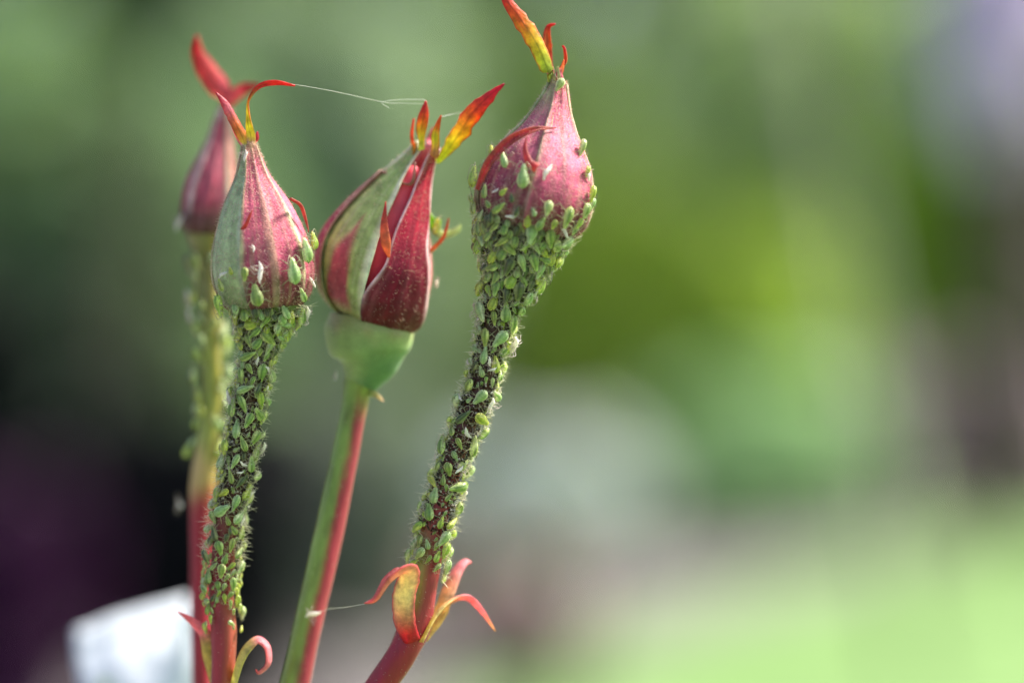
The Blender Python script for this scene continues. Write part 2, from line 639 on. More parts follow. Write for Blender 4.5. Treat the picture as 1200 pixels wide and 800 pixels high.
# left sepal with the long orange leaf blade
add_sepal(rootC, bC, R(-104), hwC, [P(645, 92, 0.0), P(640, 78, -.03), P(630, 54, -.06), P(615, 30, -.08), P(596, 4, -.1), P(586, -12, -.1)], [.05, .085, .10, .10, .065, .015],
          sepal_col((0.42, 0.09, 0.12), (0.36, 0.42, 0.22), (0.14, 0.06, 0.04), mfrac=0.2, redlo=0.1, redhi=0.7, seed=4, tipc=[np.array([.36, .48, .08]), np.array([.50, .58, .05]), np.array([.68, .50, .03]), ORANGE, TIPR]),
          lift=0.012, seed=4, jag=0.25, tside=(1, 0.3, 0.4), hseed=3, hairn=600)
add_sepal(rootC, bC, R(178), hwC, [P(644, 82, 0.3), P(641, 55, 0.3), P(642, 33, .3), P(651, 28, .28)], [.05, .06, .035, .01], pk(seed=9, tipc=[PINK, ORANGE, TIPR]), seed=9, hairn=150, jag=.1)
add_sepal(rootC, bC, R(106), hwC, [P(658, 84, 0.1), P(664, 72, 0.1), P(663, 58, .08), P(660, 53, .08)], [.06, .065, .04, .012], pk(seed=5, tipc=[PINK, ORANGE, TIPR]), lift=0.02, seed=5, hseed=4, hairn=700, jag=.1)
add_sepal(rootC, bC, R(-34), hwC, [P(652, 90, -.06), P(653, 84, -.06), P(654, 78, -.05)], [.05, .03, .008],
          sepal_col((0.60, 0.15, 0.22), (0.46, 0.54, 0.26), (0.12, 0.05, 0.04), low=np.array([.22, .012, .05]), lowt=.4, mfrac=0.24, redlo=0.06, redhi=0.85, seed=6, soft=.16, streak=.6), seed=6, hseed=5, hairn=700)
add_sepal(rootC, bC, R(34), lambda t: 0.68, [P(656, 88, -.05), P(659, 80, -.02), P(661, 70, 0)], [.05, .03, .008], pk(seed=7, tipc=[PINK, ORANGE]), lift=0.03, seed=7, hseed=6, hairn=800,
          label='bright pink sepal facing the camera')
# curling side lobes of the sepals
redc = lambda u, f: lerp((0.50, 0.05, 0.07), (0.42, 0.20, 0.14), abs(u) * .5)
add_ribbon('sepal_lobe', rootC, [P(560, 222, -.35), P(572, 192, -.5), P(596, 166, -.52), P(625, 152, -.5), P(651, 150, -.34)], [.03, .05, .055, .035, .006], (0, -0.4, 1), redc, cup=.5, hairn=150)
add_ribbon('sepal_lobe', rootC, [P(629, 197, -.74), P(620, 190, -.72), P(615, 175, -.68), P(617, 160, -.62)], [.055, .045, .03, .006], (1, -0.2, 0), redc, cup=.5)
# bracts at the node
greenred = lambda u, f: lerp(lerp((0.66, 0.58, 0.32), (0.68, 0.30, 0.24), smooth(.35, .75, f + .12 * nz(u * 3, f * 4, 1))), (0.60, 0.12, 0.13), max(smooth(.7, 1, abs(u)), smooth(.75, .98, f)))
basered = lambda u, f: lerp(lerp((0.50, 0.03, 0.04), greenred(u, f), smooth(.05, .3, f)), (.68, .22, .22), .75 * smooth(.5, .6, f) * (.5 + .5 * nz(u * 4, f * 14, 6)))
add_ribbon('bract', rootC, [P(482, 752, -.02), P(473, 730, -.1), P(472, 700, -.2), P(478, 678, -.28), P(474, 668, -.36), P(456, 680, -.42), P(441, 702, -.42), P(427, 707, -.40)],
           [.11, .135, .14, .13, .15, .14, .09, .008], (1, -0.25, 0), basered, rows=44, cols=11, cup=.55, jag=.05, seed=3, hairn=260, label='left bract, tip folded over to a red point')
add_ribbon('bract', rootC, [P(494, 748, .3), P(512, 722, .4), P(524, 690, .55), P(534, 668, .65), P(545, 656, .75), P(552, 658, .8)], [.08, .10, .11, .09, .06, .02], (1, -0.4, .3),
           lambda u, f: lerp((0.70, 0.50, 0.22), (0.78, 0.30, 0.34), smooth(.2, .7, f)), rows=30, cup=.5, jag=.1, seed=8, label='pink upright bract behind the stalk')
add_ribbon('bract', rootC, [P(492, 752, .1), P(508, 722, .2), P(528, 703, .35), P(548, 698, .45), P(565, 714, .5), P(581, 739, .5)], [.09, .10, .085, .075, .05, .01], (.3, -1, 0.5),
           lambda u, f: lerp((0.70, 0.56, 0.22), (0.78, 0.26, 0.32), smooth(.25, .6, f) * (1 - .6 * smooth(.8, 1, f))), rows=34, cup=.4, seed=4, label='drooping pink bract curling down to the right')

# ---- stalk A: the left one in focus
SA = Stalk([(313, 350, 0.1, .44), (310, 368, 0.1, .34), (306, 386, 0.1, .235), (303, 405, 0.1, .165), (298, 440, 0.1, .135), (292, 470, .12, .135), (285, 515, .16, .13), (277, 560, .2, .13), (266, 610, .28, .14),
            (261, 660, .35, .145), (260, 700, .4, .15), (262, 745, .42, .15), (261, 800, .45, .14), (261, 860, .5, .14)])


def colA(s, a, nn, c):
    py = 400 - (c[2] - Z0) * 100
    col = lerp((0.13, 0.16, 0.05), (0.10, 0.035, 0.022), smooth(370, 440, py))
    col = lerp(col, (0.30, 0.02, 0.035), smooth(560, 700, py))
    col = lerp(col, (0.36, 0.10, 0.045), smooth(660, 720, py) * smooth(-0.1, 0.8, nn[0]) * .6)
    return col


rootA, stemA, hipA = build_stalk('rose_stalk', 'pink and green rose bud at left, in focus, stalk crowded with aphids', SA, SA.s_of_py(402), colA, colA, bumps=0.05, seed=5, hairn=500)
bA = Bud(P(314, 362, .1), P(292, 172, .1), [(0, .43), (.05, .50), (.12, .55), (.22, .585), (.40, .545), (.59, .42), (.72, .295), (.83, .18), (.94, .11), (1.0, .075), (1.05, .07)])
bA.prep()
hw = lambda t: 0.70
petal_core(rootA, bA, 0.88)
add_sepal(rootA, bA, R(-57), hw, [P(286, 165, .05), P(275, 143, 0.0), P(264, 122, -.02), P(253, 108, -.02)], [.06, .062, .05, .008],
          sepal_col((0.38, 0.47, 0.23), (0.64, 0.66, 0.50), (0.17, 0.20, 0.09), mfrac=0.12, redlo=0.02, seed=14, tipc=[np.array([.45, .40, .08]), np.array([.6, .2, .06]), PINK, RED], streak=.25),
          seed=14, jag=.15, hairn=700, tside=(1, 0.5, 0.2), label='pale green sepal on the left of the bud')
add_sepal(rootA, bA, R(160), hw, [P(290, 160, .2), P(291, 150, .2)], [.04, .01], pk(seed=19), seed=19, hairn=100)
add_sepal(rootA, bA, R(232), hw, [P(280, 165, .2), P(272, 150, .2)], [.04, .01], pk(seed=18), seed=18, hairn=100)
add_sepal(rootA, bA, R(90), hw, [P(297, 168, .15), P(301, 162, .15), P(302, 154, .15)], [.05, .035, .01],
          sepal_col((0.64, 0.12, 0.20), (0.60, 0.56, 0.40), (0.22, 0.05, 0.06), low=np.array([.3, .03, .07]), mfrac=0.2, redlo=0.05, seed=15, tipc=[ORANGE, RED]), lift=.012, seed=15, hairn=600)
add_sepal(rootA, bA, R(17), lambda t: 0.66 - .10 * t, [P(294, 160, 0), P(290, 140, -.05), P(290, 118, -.08), P(302, 101, -.1), P(322, 96, -.1), P(346, 100, -.1)], [.055, .045, .04, .045, .045, .01],
          sepal_col((0.60, 0.11, 0.18), (0.46, 0.50, 0.24), (0.13, 0.035, 0.04), mfrac=0.10, redlo=0.04, redhi=1.0, low=np.array([.22, .010, .05]), lowt=.32, seed=16, stripe=.3, tipc=[np.array([.50, .48, .04]), np.array([.55, .50, .04]), RED, TIPR], streak=.6),
          lift=0.03, seed=16, hairn=800, trows=34, tside=(0.2, -0.8, .5), label='pink striped sepal facing the camera, its tip arching right')
add_ribbon('sepal_lobe', rootA, [P(284, 270, -.42), P(289, 262, -.46), P(294, 250, -.48), P(296, 246, -.47)], [.03, .022, .014, .005], (1, 0, .3), redc)
add_ribbon('sepal_lobe', rootA, [P(340, 232, -.3), P(352, 240, -.15), P(358, 256, -.08), P(362, 272, -.05)], [.022, .025, .02, .005], (1, -.3, .3), redc)
pinkb = lambda u, f: lerp(lerp((0.60, 0.54, 0.20), (0.74, 0.28, 0.32), smooth(.28, .45, f)), (0.68, 0.16, 0.16), smooth(.8, 1, f))
add_ribbon('bract', rootA, [P(272, 800, .3), P(280, 772, .25), P(290, 755, .25), P(303, 747, .25), P(315, 757, .25), P(316, 777, .25), P(304, 789, .25), P(299, 784, .25)],
           [.10, .12, .13, .10, .085, .075, .05, .01], (.4, -1, .3), pinkb, rows=40, cup=.4, seed=6, label='pink bract curling over at the foot of the stalk')
add_ribbon('bract', rootA, [P(252, 800, .6), P(244, 770, .55), P(240, 745, .5), P(226, 729, .5), P(208, 716, .5)], [.08, .085, .09, .06, .008], (1, -.5, .2),
           lambda u, f: lerp((0.50, 0.40, 0.12), (0.70, 0.22, 0.28), smooth(.35, .6, f)), rows=30, cup=.4, seed=2, label='pink bract tip pointing left')

# ---- stalk B: behind, out of focus
SB = Stalk([(243, 275, 2.50, .27), (243, 290, 2.50, .20), (244, 315, 2.50, .14), (247, 400, 2.50, .125), (248, 470, 2.50, .13), (243, 525, 2.50, .15), (239, 560, 2.50, .17), (237, 590, 2.50, .155),
            (236, 640, 2.50, .135), (236, 720, 2.50, .13), (237, 800, 2.50, .13), (238, 860, 2.50, .13)])


def colB(s, a, nn, c):
    py = 400 - (c[2] - Z0) * 100 / 1.075
    col = lerp((0.20, 0.20, 0.06), (0.30, 0.34, 0.06), smooth(330, 420, py))
    py = py + 22 * nz(nn[0] * 1.5, nn[1] * 1.5, py * .02)
    col = lerp(col, (0.50, 0.34, 0.12), smooth(505, 550, py))
    col = lerp(col, (0.30, 0.22, 0.04), .6 * smooth(.0, .7, nn[0]))
    return lerp(col, (0.33, 0.010, 0.03), smooth(560, 608, py))


rootB, stemB, hipB = build_stalk('rose_stalk', 'blurred pink rose bud behind the left bud, red lower stalk', SB, SB.s_of_py(300), colB, colB, seed=7)
bB = Bud(P(240, 276, 2.50), P(263, 130, 2.50), [(0, .25), (.08, .31), (.25, .345), (.45, .31), (.62, .215), (.80, .125), (1.0, .07), (1.05, .065)])
bB.prep()
petal_core(rootB, bB, 0.85)
tb = [PINK, np.array([.62, .08, .08]), TIPR]
pB = lambda seed, tipc=None: sepal_col((0.42, 0.07, 0.11), (0.56, 0.46, 0.42), (0.10, 0.04, 0.04), mfrac=.2, redlo=.1, seed=seed, tipc=tipc)
add_sepal(rootB, bB, R(-70), hw, [P(262, 118, 2.45), P(256, 102, 2.40), P(242, 82, 2.40), P(232, 62, 2.40), P(231, 42, 2.40)], [.08, .14, .13, .08, .015], pB(21, tb), seed=21, hairn=0, jag=.1, tside=(1, .3, .5))
add_sepal(rootB, bB, R(2), hw, [P(266, 122, 2.40), P(276, 111, 2.35), P(288, 104, 2.30), P(304, 101, 2.30)], [.07, .08, .07, .02], pB(22, [PINK, PINK, RED]), lift=.01, seed=22, hairn=0)
add_sepal(rootB, bB, R(74), hw, [P(268, 120, 2.50), P(272, 112, 2.50)], [.04, .01], sepal_col((0.36, 0.10, 0.08), (0.36, 0.36, 0.14), (0.2, 0.14, 0.06), seed=23, mfrac=.4), seed=23, hairn=0)
add_sepal(rootB, bB, R(146), hw, [P(266, 122, 2.6), P(268, 116, 2.6)], [.04, .01], pB(24), seed=24, hairn=0)
add_sepal(rootB, bB, R(218), hw, [P(262, 122, 2.6), P(260, 116, 2.6)], [.04, .01], pB(25), seed=25, hairn=0)

# ---- stalk D: the clean bud in the middle
SD = Stalk([(435, 372, 1.0, .50), (433, 388, 1.0, .535), (431, 408, 1.0, .50), (430, 426, 1.0, .385), (425, 442, 1.0, .25), (419, 456, 1.0, .175), (415, 478, 1.0, .155), (407, 520, 1.0, .16), (398, 565, 1.0, .168),
            (380, 650, 1.0, .175), (367, 705, 1.0, .172), (357, 750, 1.0, .17), (346, 800, 1.0, .18), (334, 850, 1.0, .18)])


def colD(s, a, nn, c):
    py = 400 - (c[2] - Z0) * 100 / 1.03
    g = lerp((0.22, 0.33, 0.06), (0.16, 0.21, 0.04), smooth(0, .5, nz(py * .03, nn[0] * 3, 9)))
    k = smooth(-0.15, 0.45, nn[0] + 0.35 * nz(py * .012, nn[0] * 2, 3) + .12 * nz(py * .15, nn[0] * 4, 1)) * smooth(445, 500, py)
    col = lerp(g, (0.31, 0.028, 0.05), k)
    if py < 450:
        col = lerp((0.24, 0.34, 0.11), (0.09, 0.20, 0.07), smooth(390, 435, py + 12 * nz(nn[0] * 2, py * .03, 4)) * smooth(-.5, .5, nn[0]))
        col = lerp(col, (.36, .16, .10), .45 * smooth(.0, .5, nz(nn[0] * 3, py * .04, 7)) * (1 - smooth(385, 415, py)))
        col = lerp(col, (.30, .30, .13), .7 * (1 - smooth(375, 405, py)))
    return col


rootD, stemD, hipD = build_stalk('rose_stalk', 'opening rose bud in the middle on a clean stalk, no aphids on its green hip', SD, SD.s_of_py(452), colD, colD, seed=9, bumps=0.02, hairn=500)
bD = Bud(P(436, 377, 1.0), P(501, 170, .75), [(0, .43), (.04, .54), (.14, .65), (.30, .69), (.44, .62), (.57, .50), (.70, .365), (.81, .25), (.91, .155), (1.0, .10), (1.05, .10)])
bD.bend = -.72
bD.prep()
petal_core(rootD, bD, 0.90, col=(0.80, 0.05, 0.09), tmax=.86, gapphi=R(5))
def colGreenSepal(f):
    def g(u, t):
        c = f(u, t)
        if t < .55:
            uc, h = .0 + .5 * t, .66 * (1 - t / .54)
            k = (1 - smooth(h - .12, h + .08, abs(u - uc) + .12 * nz(u * 5, t * 6, 2))) * smooth(.02, .10, t)
            c = lerp(c, (.42, .045, .11), .9 * k)
        return c
    return g


tD = [np.array([.40, .50, .08]), np.array([.52, .56, .04]), np.array([.66, .50, .03]), ORANGE, TIPR]
add_sepal(rootD, bD, R(170), lambda t: .62 - .3 * t, [P(505, 165, 1.1), P(508, 150, 1.1)], [.06, .02], pk(seed=31), seed=31, hairn=0)
add_sepal(rootD, bD, R(-98), lambda t: .70 - .25 * t, [P(484, 184, .7), P(486, 172, .65), P(484, 158, .6), P(486, 139, .6)], [.05, .05, .04, .01],
          sepal_col((0.50, 0.48, 0.32), (0.66, 0.64, 0.48), (0.34, 0.38, 0.18), mfrac=.2, seed=32, tipc=[YELL, ORANGE]), lift=.03, seed=32, mat=M_SEPAL_SMOOTH, hairn=300)
add_sepal(rootD, bD, R(100), lambda t: .66 - .36 * t, [P(511, 189, .62), P(519, 183, .52), P(536, 160, .4), P(553, 134, .3), P(570, 116, .25), P(591, 98, .2)], [.035, .05, .10, .105, .08, .012],
          sepal_col((0.55, 0.12, 0.16), (0.80, 0.60, 0.58), (0.34, 0.12, 0.12), mfrac=.25, seed=33, tipc=[np.array([.42, .54, .08]), np.array([.54, .60, .05]), np.array([.64, .40, .03]), np.array([.60, .10, .03]), np.array([.50, .02, .05])]), seed=33, jag=.28, tside=(1, -.3, .6), mat=M_SEPAL_SMOOTH, hairn=200, trows=30,
          label='right sepal ending in a long red and yellow leaf blade')
add_sepal(rootD, bD, R(-41), lambda t: .60 + .10 * smooth(.05, .35, t) - .26 * smooth(.65, 1, t), [P(494, 176, .5), P(494, 164, .45), P(494, 150, .42), P(497, 134, .4), P(499, 118, .4)], [.04, .038, .065, .06, .01],
          colGreenSepal(sepal_col((0.34, 0.46, 0.15), (0.74, 0.72, 0.56), (0.27, 0.28, 0.10), mfrac=.14, seed=34, tipc=[np.array([.46, .56, .16]), np.array([.56, .62, .06]), np.array([.66, .50, .03]), ORANGE, TIPR], streak=.3)), lift=.02, seed=34, mat=M_SEPAL_SMOOTH, hairn=400, jag=.06,
          label='green sepal with pale margins')
add_sepal(rootD, bD, R(33), lambda t: R(42) - R(18) * smooth(.05, .42, t) - R(2) * smooth(.5, 1, t), [P(508, 184, .4), P(510, 172, .38), P(510, 158, .36), P(513, 146, .35), P(517, 135, .35)], [.055, .05, .05, .03, .008],
          sepal_col((0.38, 0.008, 0.03), (0.85, 0.58, 0.60), (0.10, 0.004, 0.012), low=np.array([.16, .002, .025]), lowt=.55, mfrac=.05, redlo=.03, redhi=1.0, seed=35, tipc=[np.array([.45, .25, .08]), YELL, ORANGE], soft=.05, streak=.08), lift=.045, hugt=lambda t: R(4) * smooth(.1, .4, t) + R(14) * smooth(.45, .9, t), seed=35, mat=M_SEPAL_SMOOTH, hairn=500,
          label='dark red sepal with pale pink margins')
add_sepal(rootD, bD, R(-72), lambda t: .30 * (1 - .9 * t), [P(480, 215, .5), P(486, 190, .5)], [.03, .01],
          sepal_col((0.36, 0.05, 0.09), (0.40, 0.24, 0.18), (0.30, 0.28, 0.12), mfrac=.1, seed=36, redlo=.06, redhi=.55), lift=.058, seed=36, mat=M_SEPAL_SMOOTH, hairn=200, tend=.8)
og = lambda u, f: lerp((0.62, 0.20, 0.08), (0.55, 0.05, 0.04), smooth(.3, 1, f))
add_ribbon('sepal_lobe', rootD, [P(456, 302, .12), P(452, 285, .12), P(450, 262, .17), P(452, 236, .3)], [.012, .06, .045, .006], (1, -.2, 0), og)
add_ribbon('sepal_lobe', rootD, [P(499, 297, .75), P(509, 290, .75), P(520, 277, .75), P(526, 256, .75)], [.03, .025, .022, .008], (0, -.3, 1), og)
add_ribbon('sepal_lobe', rootD, [P(509, 270, 1), P(520, 275, 1), P(535, 270, 1), P(540, 262, 1)], [.05, .05, .04, .006], (0, -.3, 1), lambda u, f: (.5, .55, .35))
add_ribbon('sepal_lobe', rootD, [P(500, 250, .9), P(508, 262, .9), P(517, 258, .9)], [.07, .10, .02], (0, -.5, 1), lambda u, f: (.28, .5, .06))
add_ribbon('bract', rootD, [P(432, 460, .9), P(440, 462, .9), P(450, 470, .9)], [.04, .04, .006], (0, -.4, 1), lambda u, f: lerp((.36, .45, .12), (.6, .45, .35), f))


# ================================================================= APHIDS
def aphid_body(fat=1.0, ridge=1.0, col=(0.16, 0.30, 0.05), pale=(0.40, 0.52, 0.16), dark=(0.07, 0.14, 0.03), seed=0):
    rings, seg = 15, 18
    xs = np.linspace(-0.5, 0.5, rings)
    V, C, F = [], [], []
    prof = catmull(np.array([[-.5, .012, .012], [-.47, .04, .035], [-.42, .14, .12], [-.30, .22, .19], [-.12, .245, .215], [.08, .205, .19], [.22, .145, .14], [.32, .125, .115], [.42, .105, .095], [.5, .045, .04]]), rings)
    for i in range(rings):
        x, wd, ht = prof[i]
        wd *= fat
        seg_w = 1 + 0.045 * math.cos(x * 2 * math.pi * 8)
        for j in range(seg):
            a = 2 * math.pi * j / seg
            cy, cz = math.cos(a), math.sin(a)
            zz = cz * ht * (1.15 if cz > 0 else 0.6)
            zz += ridge * 0.02 * math.exp(-(cy * 6) ** 2) * (cz > 0) * seg_w
            zz -= ridge * 0.012 * math.exp(-((abs(cy) - .45) * 7) ** 2) * (cz > 0)
            V.append((x, cy * wd * seg_w, zz + 0.17))
            c = np.array(col)
            c = lerp(c, pale, 0.95 * smooth(.62, .88, abs(cy)))
            c = lerp(c, pale, 0.5 * math.exp(-(cy * 7) ** 2) * (cz > 0))
            c = lerp(c, dark, 0.95 * math.exp(-((abs(cy) - .40) * 5) ** 2) * (cz > 0) * smooth(.42, .1, x))
            c = lerp(c, pale, .4 * smooth(.25, .45, x))
            C.append(np.clip(c * (1 + .2 * nz(x * 9, cy * 3, seed)), 0, 1))
    for i in range(rings - 1):
        for j in range(seg):
            F.append((i * seg + j, i * seg + (j + 1) % seg, (i + 1) * seg + (j + 1) % seg, (i + 1) * seg + j))
    F = [f[::-1] for f in F]
    F.append(tuple(range(seg)))
    F.append(tuple((rings - 1) * seg + j for j in range(seg - 1, -1, -1)))
    F = [f[::-1] for f in F]
    acc = Acc()
    acc.add(V, F, np.array(C))
    for sy in (-1, 1):                          # dark eyes
        e, ef, ec = tube([(.425, sy * .085, .18), (.44, sy * .105, .19), (.45, sy * .112, .192)], [.022, .02, .004], 6, (0.02, 0.006, 0.005))
        acc.add(e, ef, ec)
    return acc


def aphid_legs(rng, long_=1.0):
    out = []
    base, tipc = (0.48, 0.48, 0.28), (0.14, 0.11, 0.06)
    for (x0, x1, sp) in ((.24, .46, .33), (.10, .10, .40), (-.04, -.42, .42)):
        for sy in (-1, 1):
            j = lambda k: rng.uniform(-k, k)
            p = [(x0, sy * .10, .10), (x0 + (x1 - x0) * .45 + j(.04), sy * (.24 * long_) , .26 + j(.05)), (x1 + j(.05), sy * sp * long_, .06 + j(.02)), (x1 + (x1 - x0) * .2, sy * (sp * long_ + .05), .0)]
            v, f, _ = tube(p, [.026, .018, .014, .010], 4)
            c = [lerp(base, tipc, (0, 0, .5, 1)[k // 4]) for k in range(16)]
            out.append((v, f, np.array(c)))
    return out


def aphid_antennae(rng):
    out = []
    for sy in (-1, 1):
        a = rng.uniform(-.1, .1)
        p = [(.47, sy * .05, .19), (.58, sy * .12, .24), (.50 + a, sy * .24, .30), (.20 + a, sy * .34, .33), (-.12 + a, sy * .38, .34)]
        v, f, c = tube(catmull(np.array(p), 9), np.linspace(.018, .009, 9), 4, (0.7, 0.66, 0.5), (0.2, 0.16, 0.12))
        out.append((v, f, c))
    return out


def aphid_cornicles():
    out = []
    for sy in (-1, 1):
        v, f, c = tube([(-.30, sy * .13, .22), (-.40, sy * .16, .27), (-.50, sy * .17, .29)], [.022, .017, .015], 6, (0.35, 0.42, 0.16), (0.05, 0.03, 0.02))
        out.append((v, f, c))
    return out


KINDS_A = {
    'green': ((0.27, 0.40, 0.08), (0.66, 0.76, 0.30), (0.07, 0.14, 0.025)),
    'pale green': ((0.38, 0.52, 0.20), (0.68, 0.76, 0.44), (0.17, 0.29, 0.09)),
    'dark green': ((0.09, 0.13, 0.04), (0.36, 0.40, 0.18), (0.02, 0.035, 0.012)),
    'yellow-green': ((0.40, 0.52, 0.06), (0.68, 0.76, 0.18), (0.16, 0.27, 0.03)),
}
arng = random.Random(77)
BODY, WHOLE, LEGS, ANTS, CORN = {}, {}, [], [], []
for v in range(3):
    LEGS.append([])
    for q in aphid_legs(arng, 1.1 + .12 * v):
        a = Acc(); a.add(*q); m = a.mesh('leg'); m.materials.append(M_LEG); LEGS[-1].append(m)
    ANTS.append([])
    for q in aphid_antennae(arng):
        a = Acc(); a.add(*q); m = a.mesh('antenna'); m.materials.append(M_LEG); ANTS[-1].append(m)
for q in aphid_cornicles():
    a = Acc(); a.add(*q); m = a.mesh('cornicle'); m.materials.append(M_LEG); CORN.append(m)
for kn, (c, p_, d) in KINDS_A.items():
    BODY[kn], WHOLE[kn] = [], []
    for v in range(3):
        m = aphid_body((1.0, .82, 1.15)[v], (1.2, .8, .5)[v], c, p_, d, v).mesh('body')
        m.materials.append(M_APHID)
        BODY[kn].append(m)
        a = aphid_body((1.0, .82, 1.15)[v], (1.2, .8, .5)[v], c, p_, d, v)
        nb = len(a.f)
        for q in aphid_legs(arng, 1 + .1 * v) + aphid_antennae(arng) + aphid_cornicles():
            a.add(*q)
        m = a.mesh('aphid')
        m.materials.append(M_APHID)
        m.materials.append(M_LEG)
        m.polygons.foreach_set('material_index', [0 if i < nb else 1 for i in range(len(a.f))])
        WHOLE[kn].append(m)
        m['acc'] = 0
ACCS = {kn: aphid_body(1, 1, *KINDS_A[kn], 0) for kn in KINDS_A}


def frame_on(p, nrm, T, ang, roll=0.0):
    """matrix: x along the stalk direction T turned by ang, z along the normal"""
    z = unit(nrm)
    x = unit(T - z * T.dot(z))
    y = np.cross(z, x)
    x2 = math.cos(ang) * x + math.sin(ang) * y
    y2 = np.cross(z, x2)
    if roll:
        z, x2 = unit(z + roll * x2), unit(x2 - roll * z)
        y2 = np.cross(z, x2)
    return Matrix(((x2[0], y2[0], z[0], p[0]), (x2[1], y2[1], z[1], p[1]), (x2[2], y2[2], z[2], p[2]), (0, 0, 0, 1)))


def place_aphid(M, size, kn, v, label, group, hero):
    Ms = M @ Matrix.Diagonal((size, size, size, 1))
    if hero:
        root = bpy.data.objects.new('aphid', None)
        root.empty_display_size = 0.1
        COL.objects.link(root)
        root.matrix_world = Ms
        parts = [('body', BODY[kn][v])] + [('leg', m) for m in LEGS[v]] + [('antenna', m) for m in ANTS[v]] + [('cornicle', m) for m in CORN]
        for n_, m in parts:
            o = bpy.data.objects.new(n_, m)
            COL.objects.link(o)
            o.parent = root
    else:
        root = bpy.data.objects.new('aphid', WHOLE[kn][v])
        COL.objects.link(root)
        root.matrix_world = Ms
    return tag(root, label, 'aphid', group)


def on_bud(bud, px, py):
    """the point of the bud's front that shows at a pixel of the photograph: pos, normal, axis"""
    best = None
    for t in np.linspace(-.02, 1.0, 70):
        for ph in np.linspace(-1.55, 1.55, 80):
            p, d = bud.pos(t, ph, 0.05)
            s = (DF + p[1]) / DF
            x, y = 600 + p[0] / s * 100, 400 - (p[2] - Z0) / s * 100
            e = (x - px) ** 2 + (y - py) ** 2
            if best is None or e < best[0]:
                best = (e, p, d)
    return best[1], unit(best[2]), bud.ax


WHERE_C = 'right bud'
hand = [  # bud, px, py, length px, heading (0: head up along the bud), colour, label
    (bC, 614, 206, 29, .12, 'pale green', 'large pale green aphid in the middle of the right bud, beside the short red lobe'),
    (bC, 560, 209, 27, .25, 'yellow-green', 'plump yellow-green aphid on the left outline of the right bud'),
    (bC, 580, 178, 20, .7, 'yellow-green', 'yellow-green aphid on the left shoulder of the right bud, above the plump one'),
    (bC, 592, 187, 22, .5, 'pale green', 'slim pale green aphid just under the curled lobe of the right bud'),
    (bC, 570, 226, 17, .2, 'green', 'small green aphid low on the left of the right bud, beside its outline'),
    (bC, 591, 225, 12, -.7, 'yellow-green', 'tiny yellow aphid lying slanted on dark red skin of the right bud'),
    (bC, 587, 245, 20, -.8, 'green', 'green aphid lying slanted below the tiny yellow one, right bud'),
    (bC, 641, 243, 19, 3.1, 'pale green', 'pale green aphid alone on pink skin, low centre of the right bud'),
    (bC, 662, 254, 28, 3.0, 'green', 'long bright green aphid on the pink sepal foot, right bud'),
    (bC, 619, 260, 17, .1, 'yellow-green', 'small yellow-green aphid at the dark foot of the right bud, left of two'),
    (bC, 633, 263, 19, -.4, 'green', 'small striped green aphid at the dark foot of the right bud, right of two'),
    (bC, 555, 232, 15, .9, 'green', 'green aphid jutting from the lower left outline of the right bud'),
    (bC, 679, 172, 22, 3.0, 'pale green', 'pale aphid on the upper right outline of the right bud'),
    (bC, 690, 226, 21, 3.1, 'yellow-green', 'yellow-green aphid on the right outline of the right bud at its widest'),
    (bC, 558, 243, 17, 0.4, 'green', 'green aphid on the lower left outline of the right bud, above the crowded stalk'),
    (bC, 566, 252, 15, -0.3, 'pale green', 'small pale aphid at the lower left of the right bud, just inside the outline'),
    (bC, 577, 256, 18, 0.2, 'dark green', 'dark green aphid at the left foot of the right bud'),
    (bC, 574, 240, 12, 0.9, 'green', 'tiny green aphid between two larger ones, lower left of the right bud'),
    (bC, 606, 248, 13, -0.2, 'dark green', 'tiny dark aphid left of centre at the foot of the right bud'),
    (bC, 626, 250, 11, 0.5, 'pale green', 'tiny pale aphid at the centre foot of the right bud'),
    (bC, 648, 262, 13, 2.9, 'yellow-green', 'tiny yellow-green aphid between two green ones, right foot of the right bud'),
    (bC, 671, 270, 15, 2.7, 'green', 'small green aphid at the lower right foot of the right bud'),
    (bC, 692, 238, 15, 3.0, 'pale green', 'small pale aphid between two larger ones on the right outline of the right bud'),
    (bC, 687, 200, 14, 3.0, 'yellow-green', 'small yellow-green aphid high on the right outline of the right bud'),
    (bC, 569, 196, 16, 0.4, 'pale green', 'pale green aphid on the left outline of the right bud, beside the curled lobe'),
    (bC, 684, 246, 21, 2.9, 'green', 'green aphid on the right outline of the right bud, just below its widest'),
    (bC, 676, 262, 16, 2.6, 'yellow-green', 'small yellow-green aphid where the right outline of the right bud turns under'),
    (bC, 655, 100, 18, 2.8, 'pale green', 'pale green aphid at the neck of the right bud under the leafy tips'),
    (bC, 600, 232, 11, .3, 'dark green', 'tiny dark aphid on the dark red patch of the right bud'),
    (bA, 354, 293, 30, .12, 'pale green', 'large pale green aphid on the right side of the left bud, upper of two'),
    (bA, 364, 282, 22, .25, 'yellow-green', 'yellow-green aphid on the right outline of the left bud'),
    (bA, 342, 319, 32, .05, 'pale green', 'large pale green aphid low on the pink sepal of the left bud, lower of two'),
    (bA, 287, 321, 17, 3.0, 'green', 'green aphid at the foot of the pale sepal, left bud'),
    (bA, 272, 317, 10, .2, 'yellow-green', 'tiny yellow-green aphid beside the white skin on the left bud'),
    (bA, 261, 335, 17, .3, 'green', 'round green aphid at the lower left outline of the left bud'),
    (bA, 301, 346, 27, .08, 'green', 'bright green aphid head up beneath the upright white skin, left bud'),
    (bA, 262, 356, 27, 3.3, 'yellow-green', 'yellow-green aphid clinging to the left outline under the left bud'),
    (bA, 352, 345, 18, .3, 'green', 'small green aphid at the lower right outline of the left bud'),
    (bD, 514, 262, 24, .6, 'yellow-green', 'bright green aphid behind the right edge of the middle bud'),
]
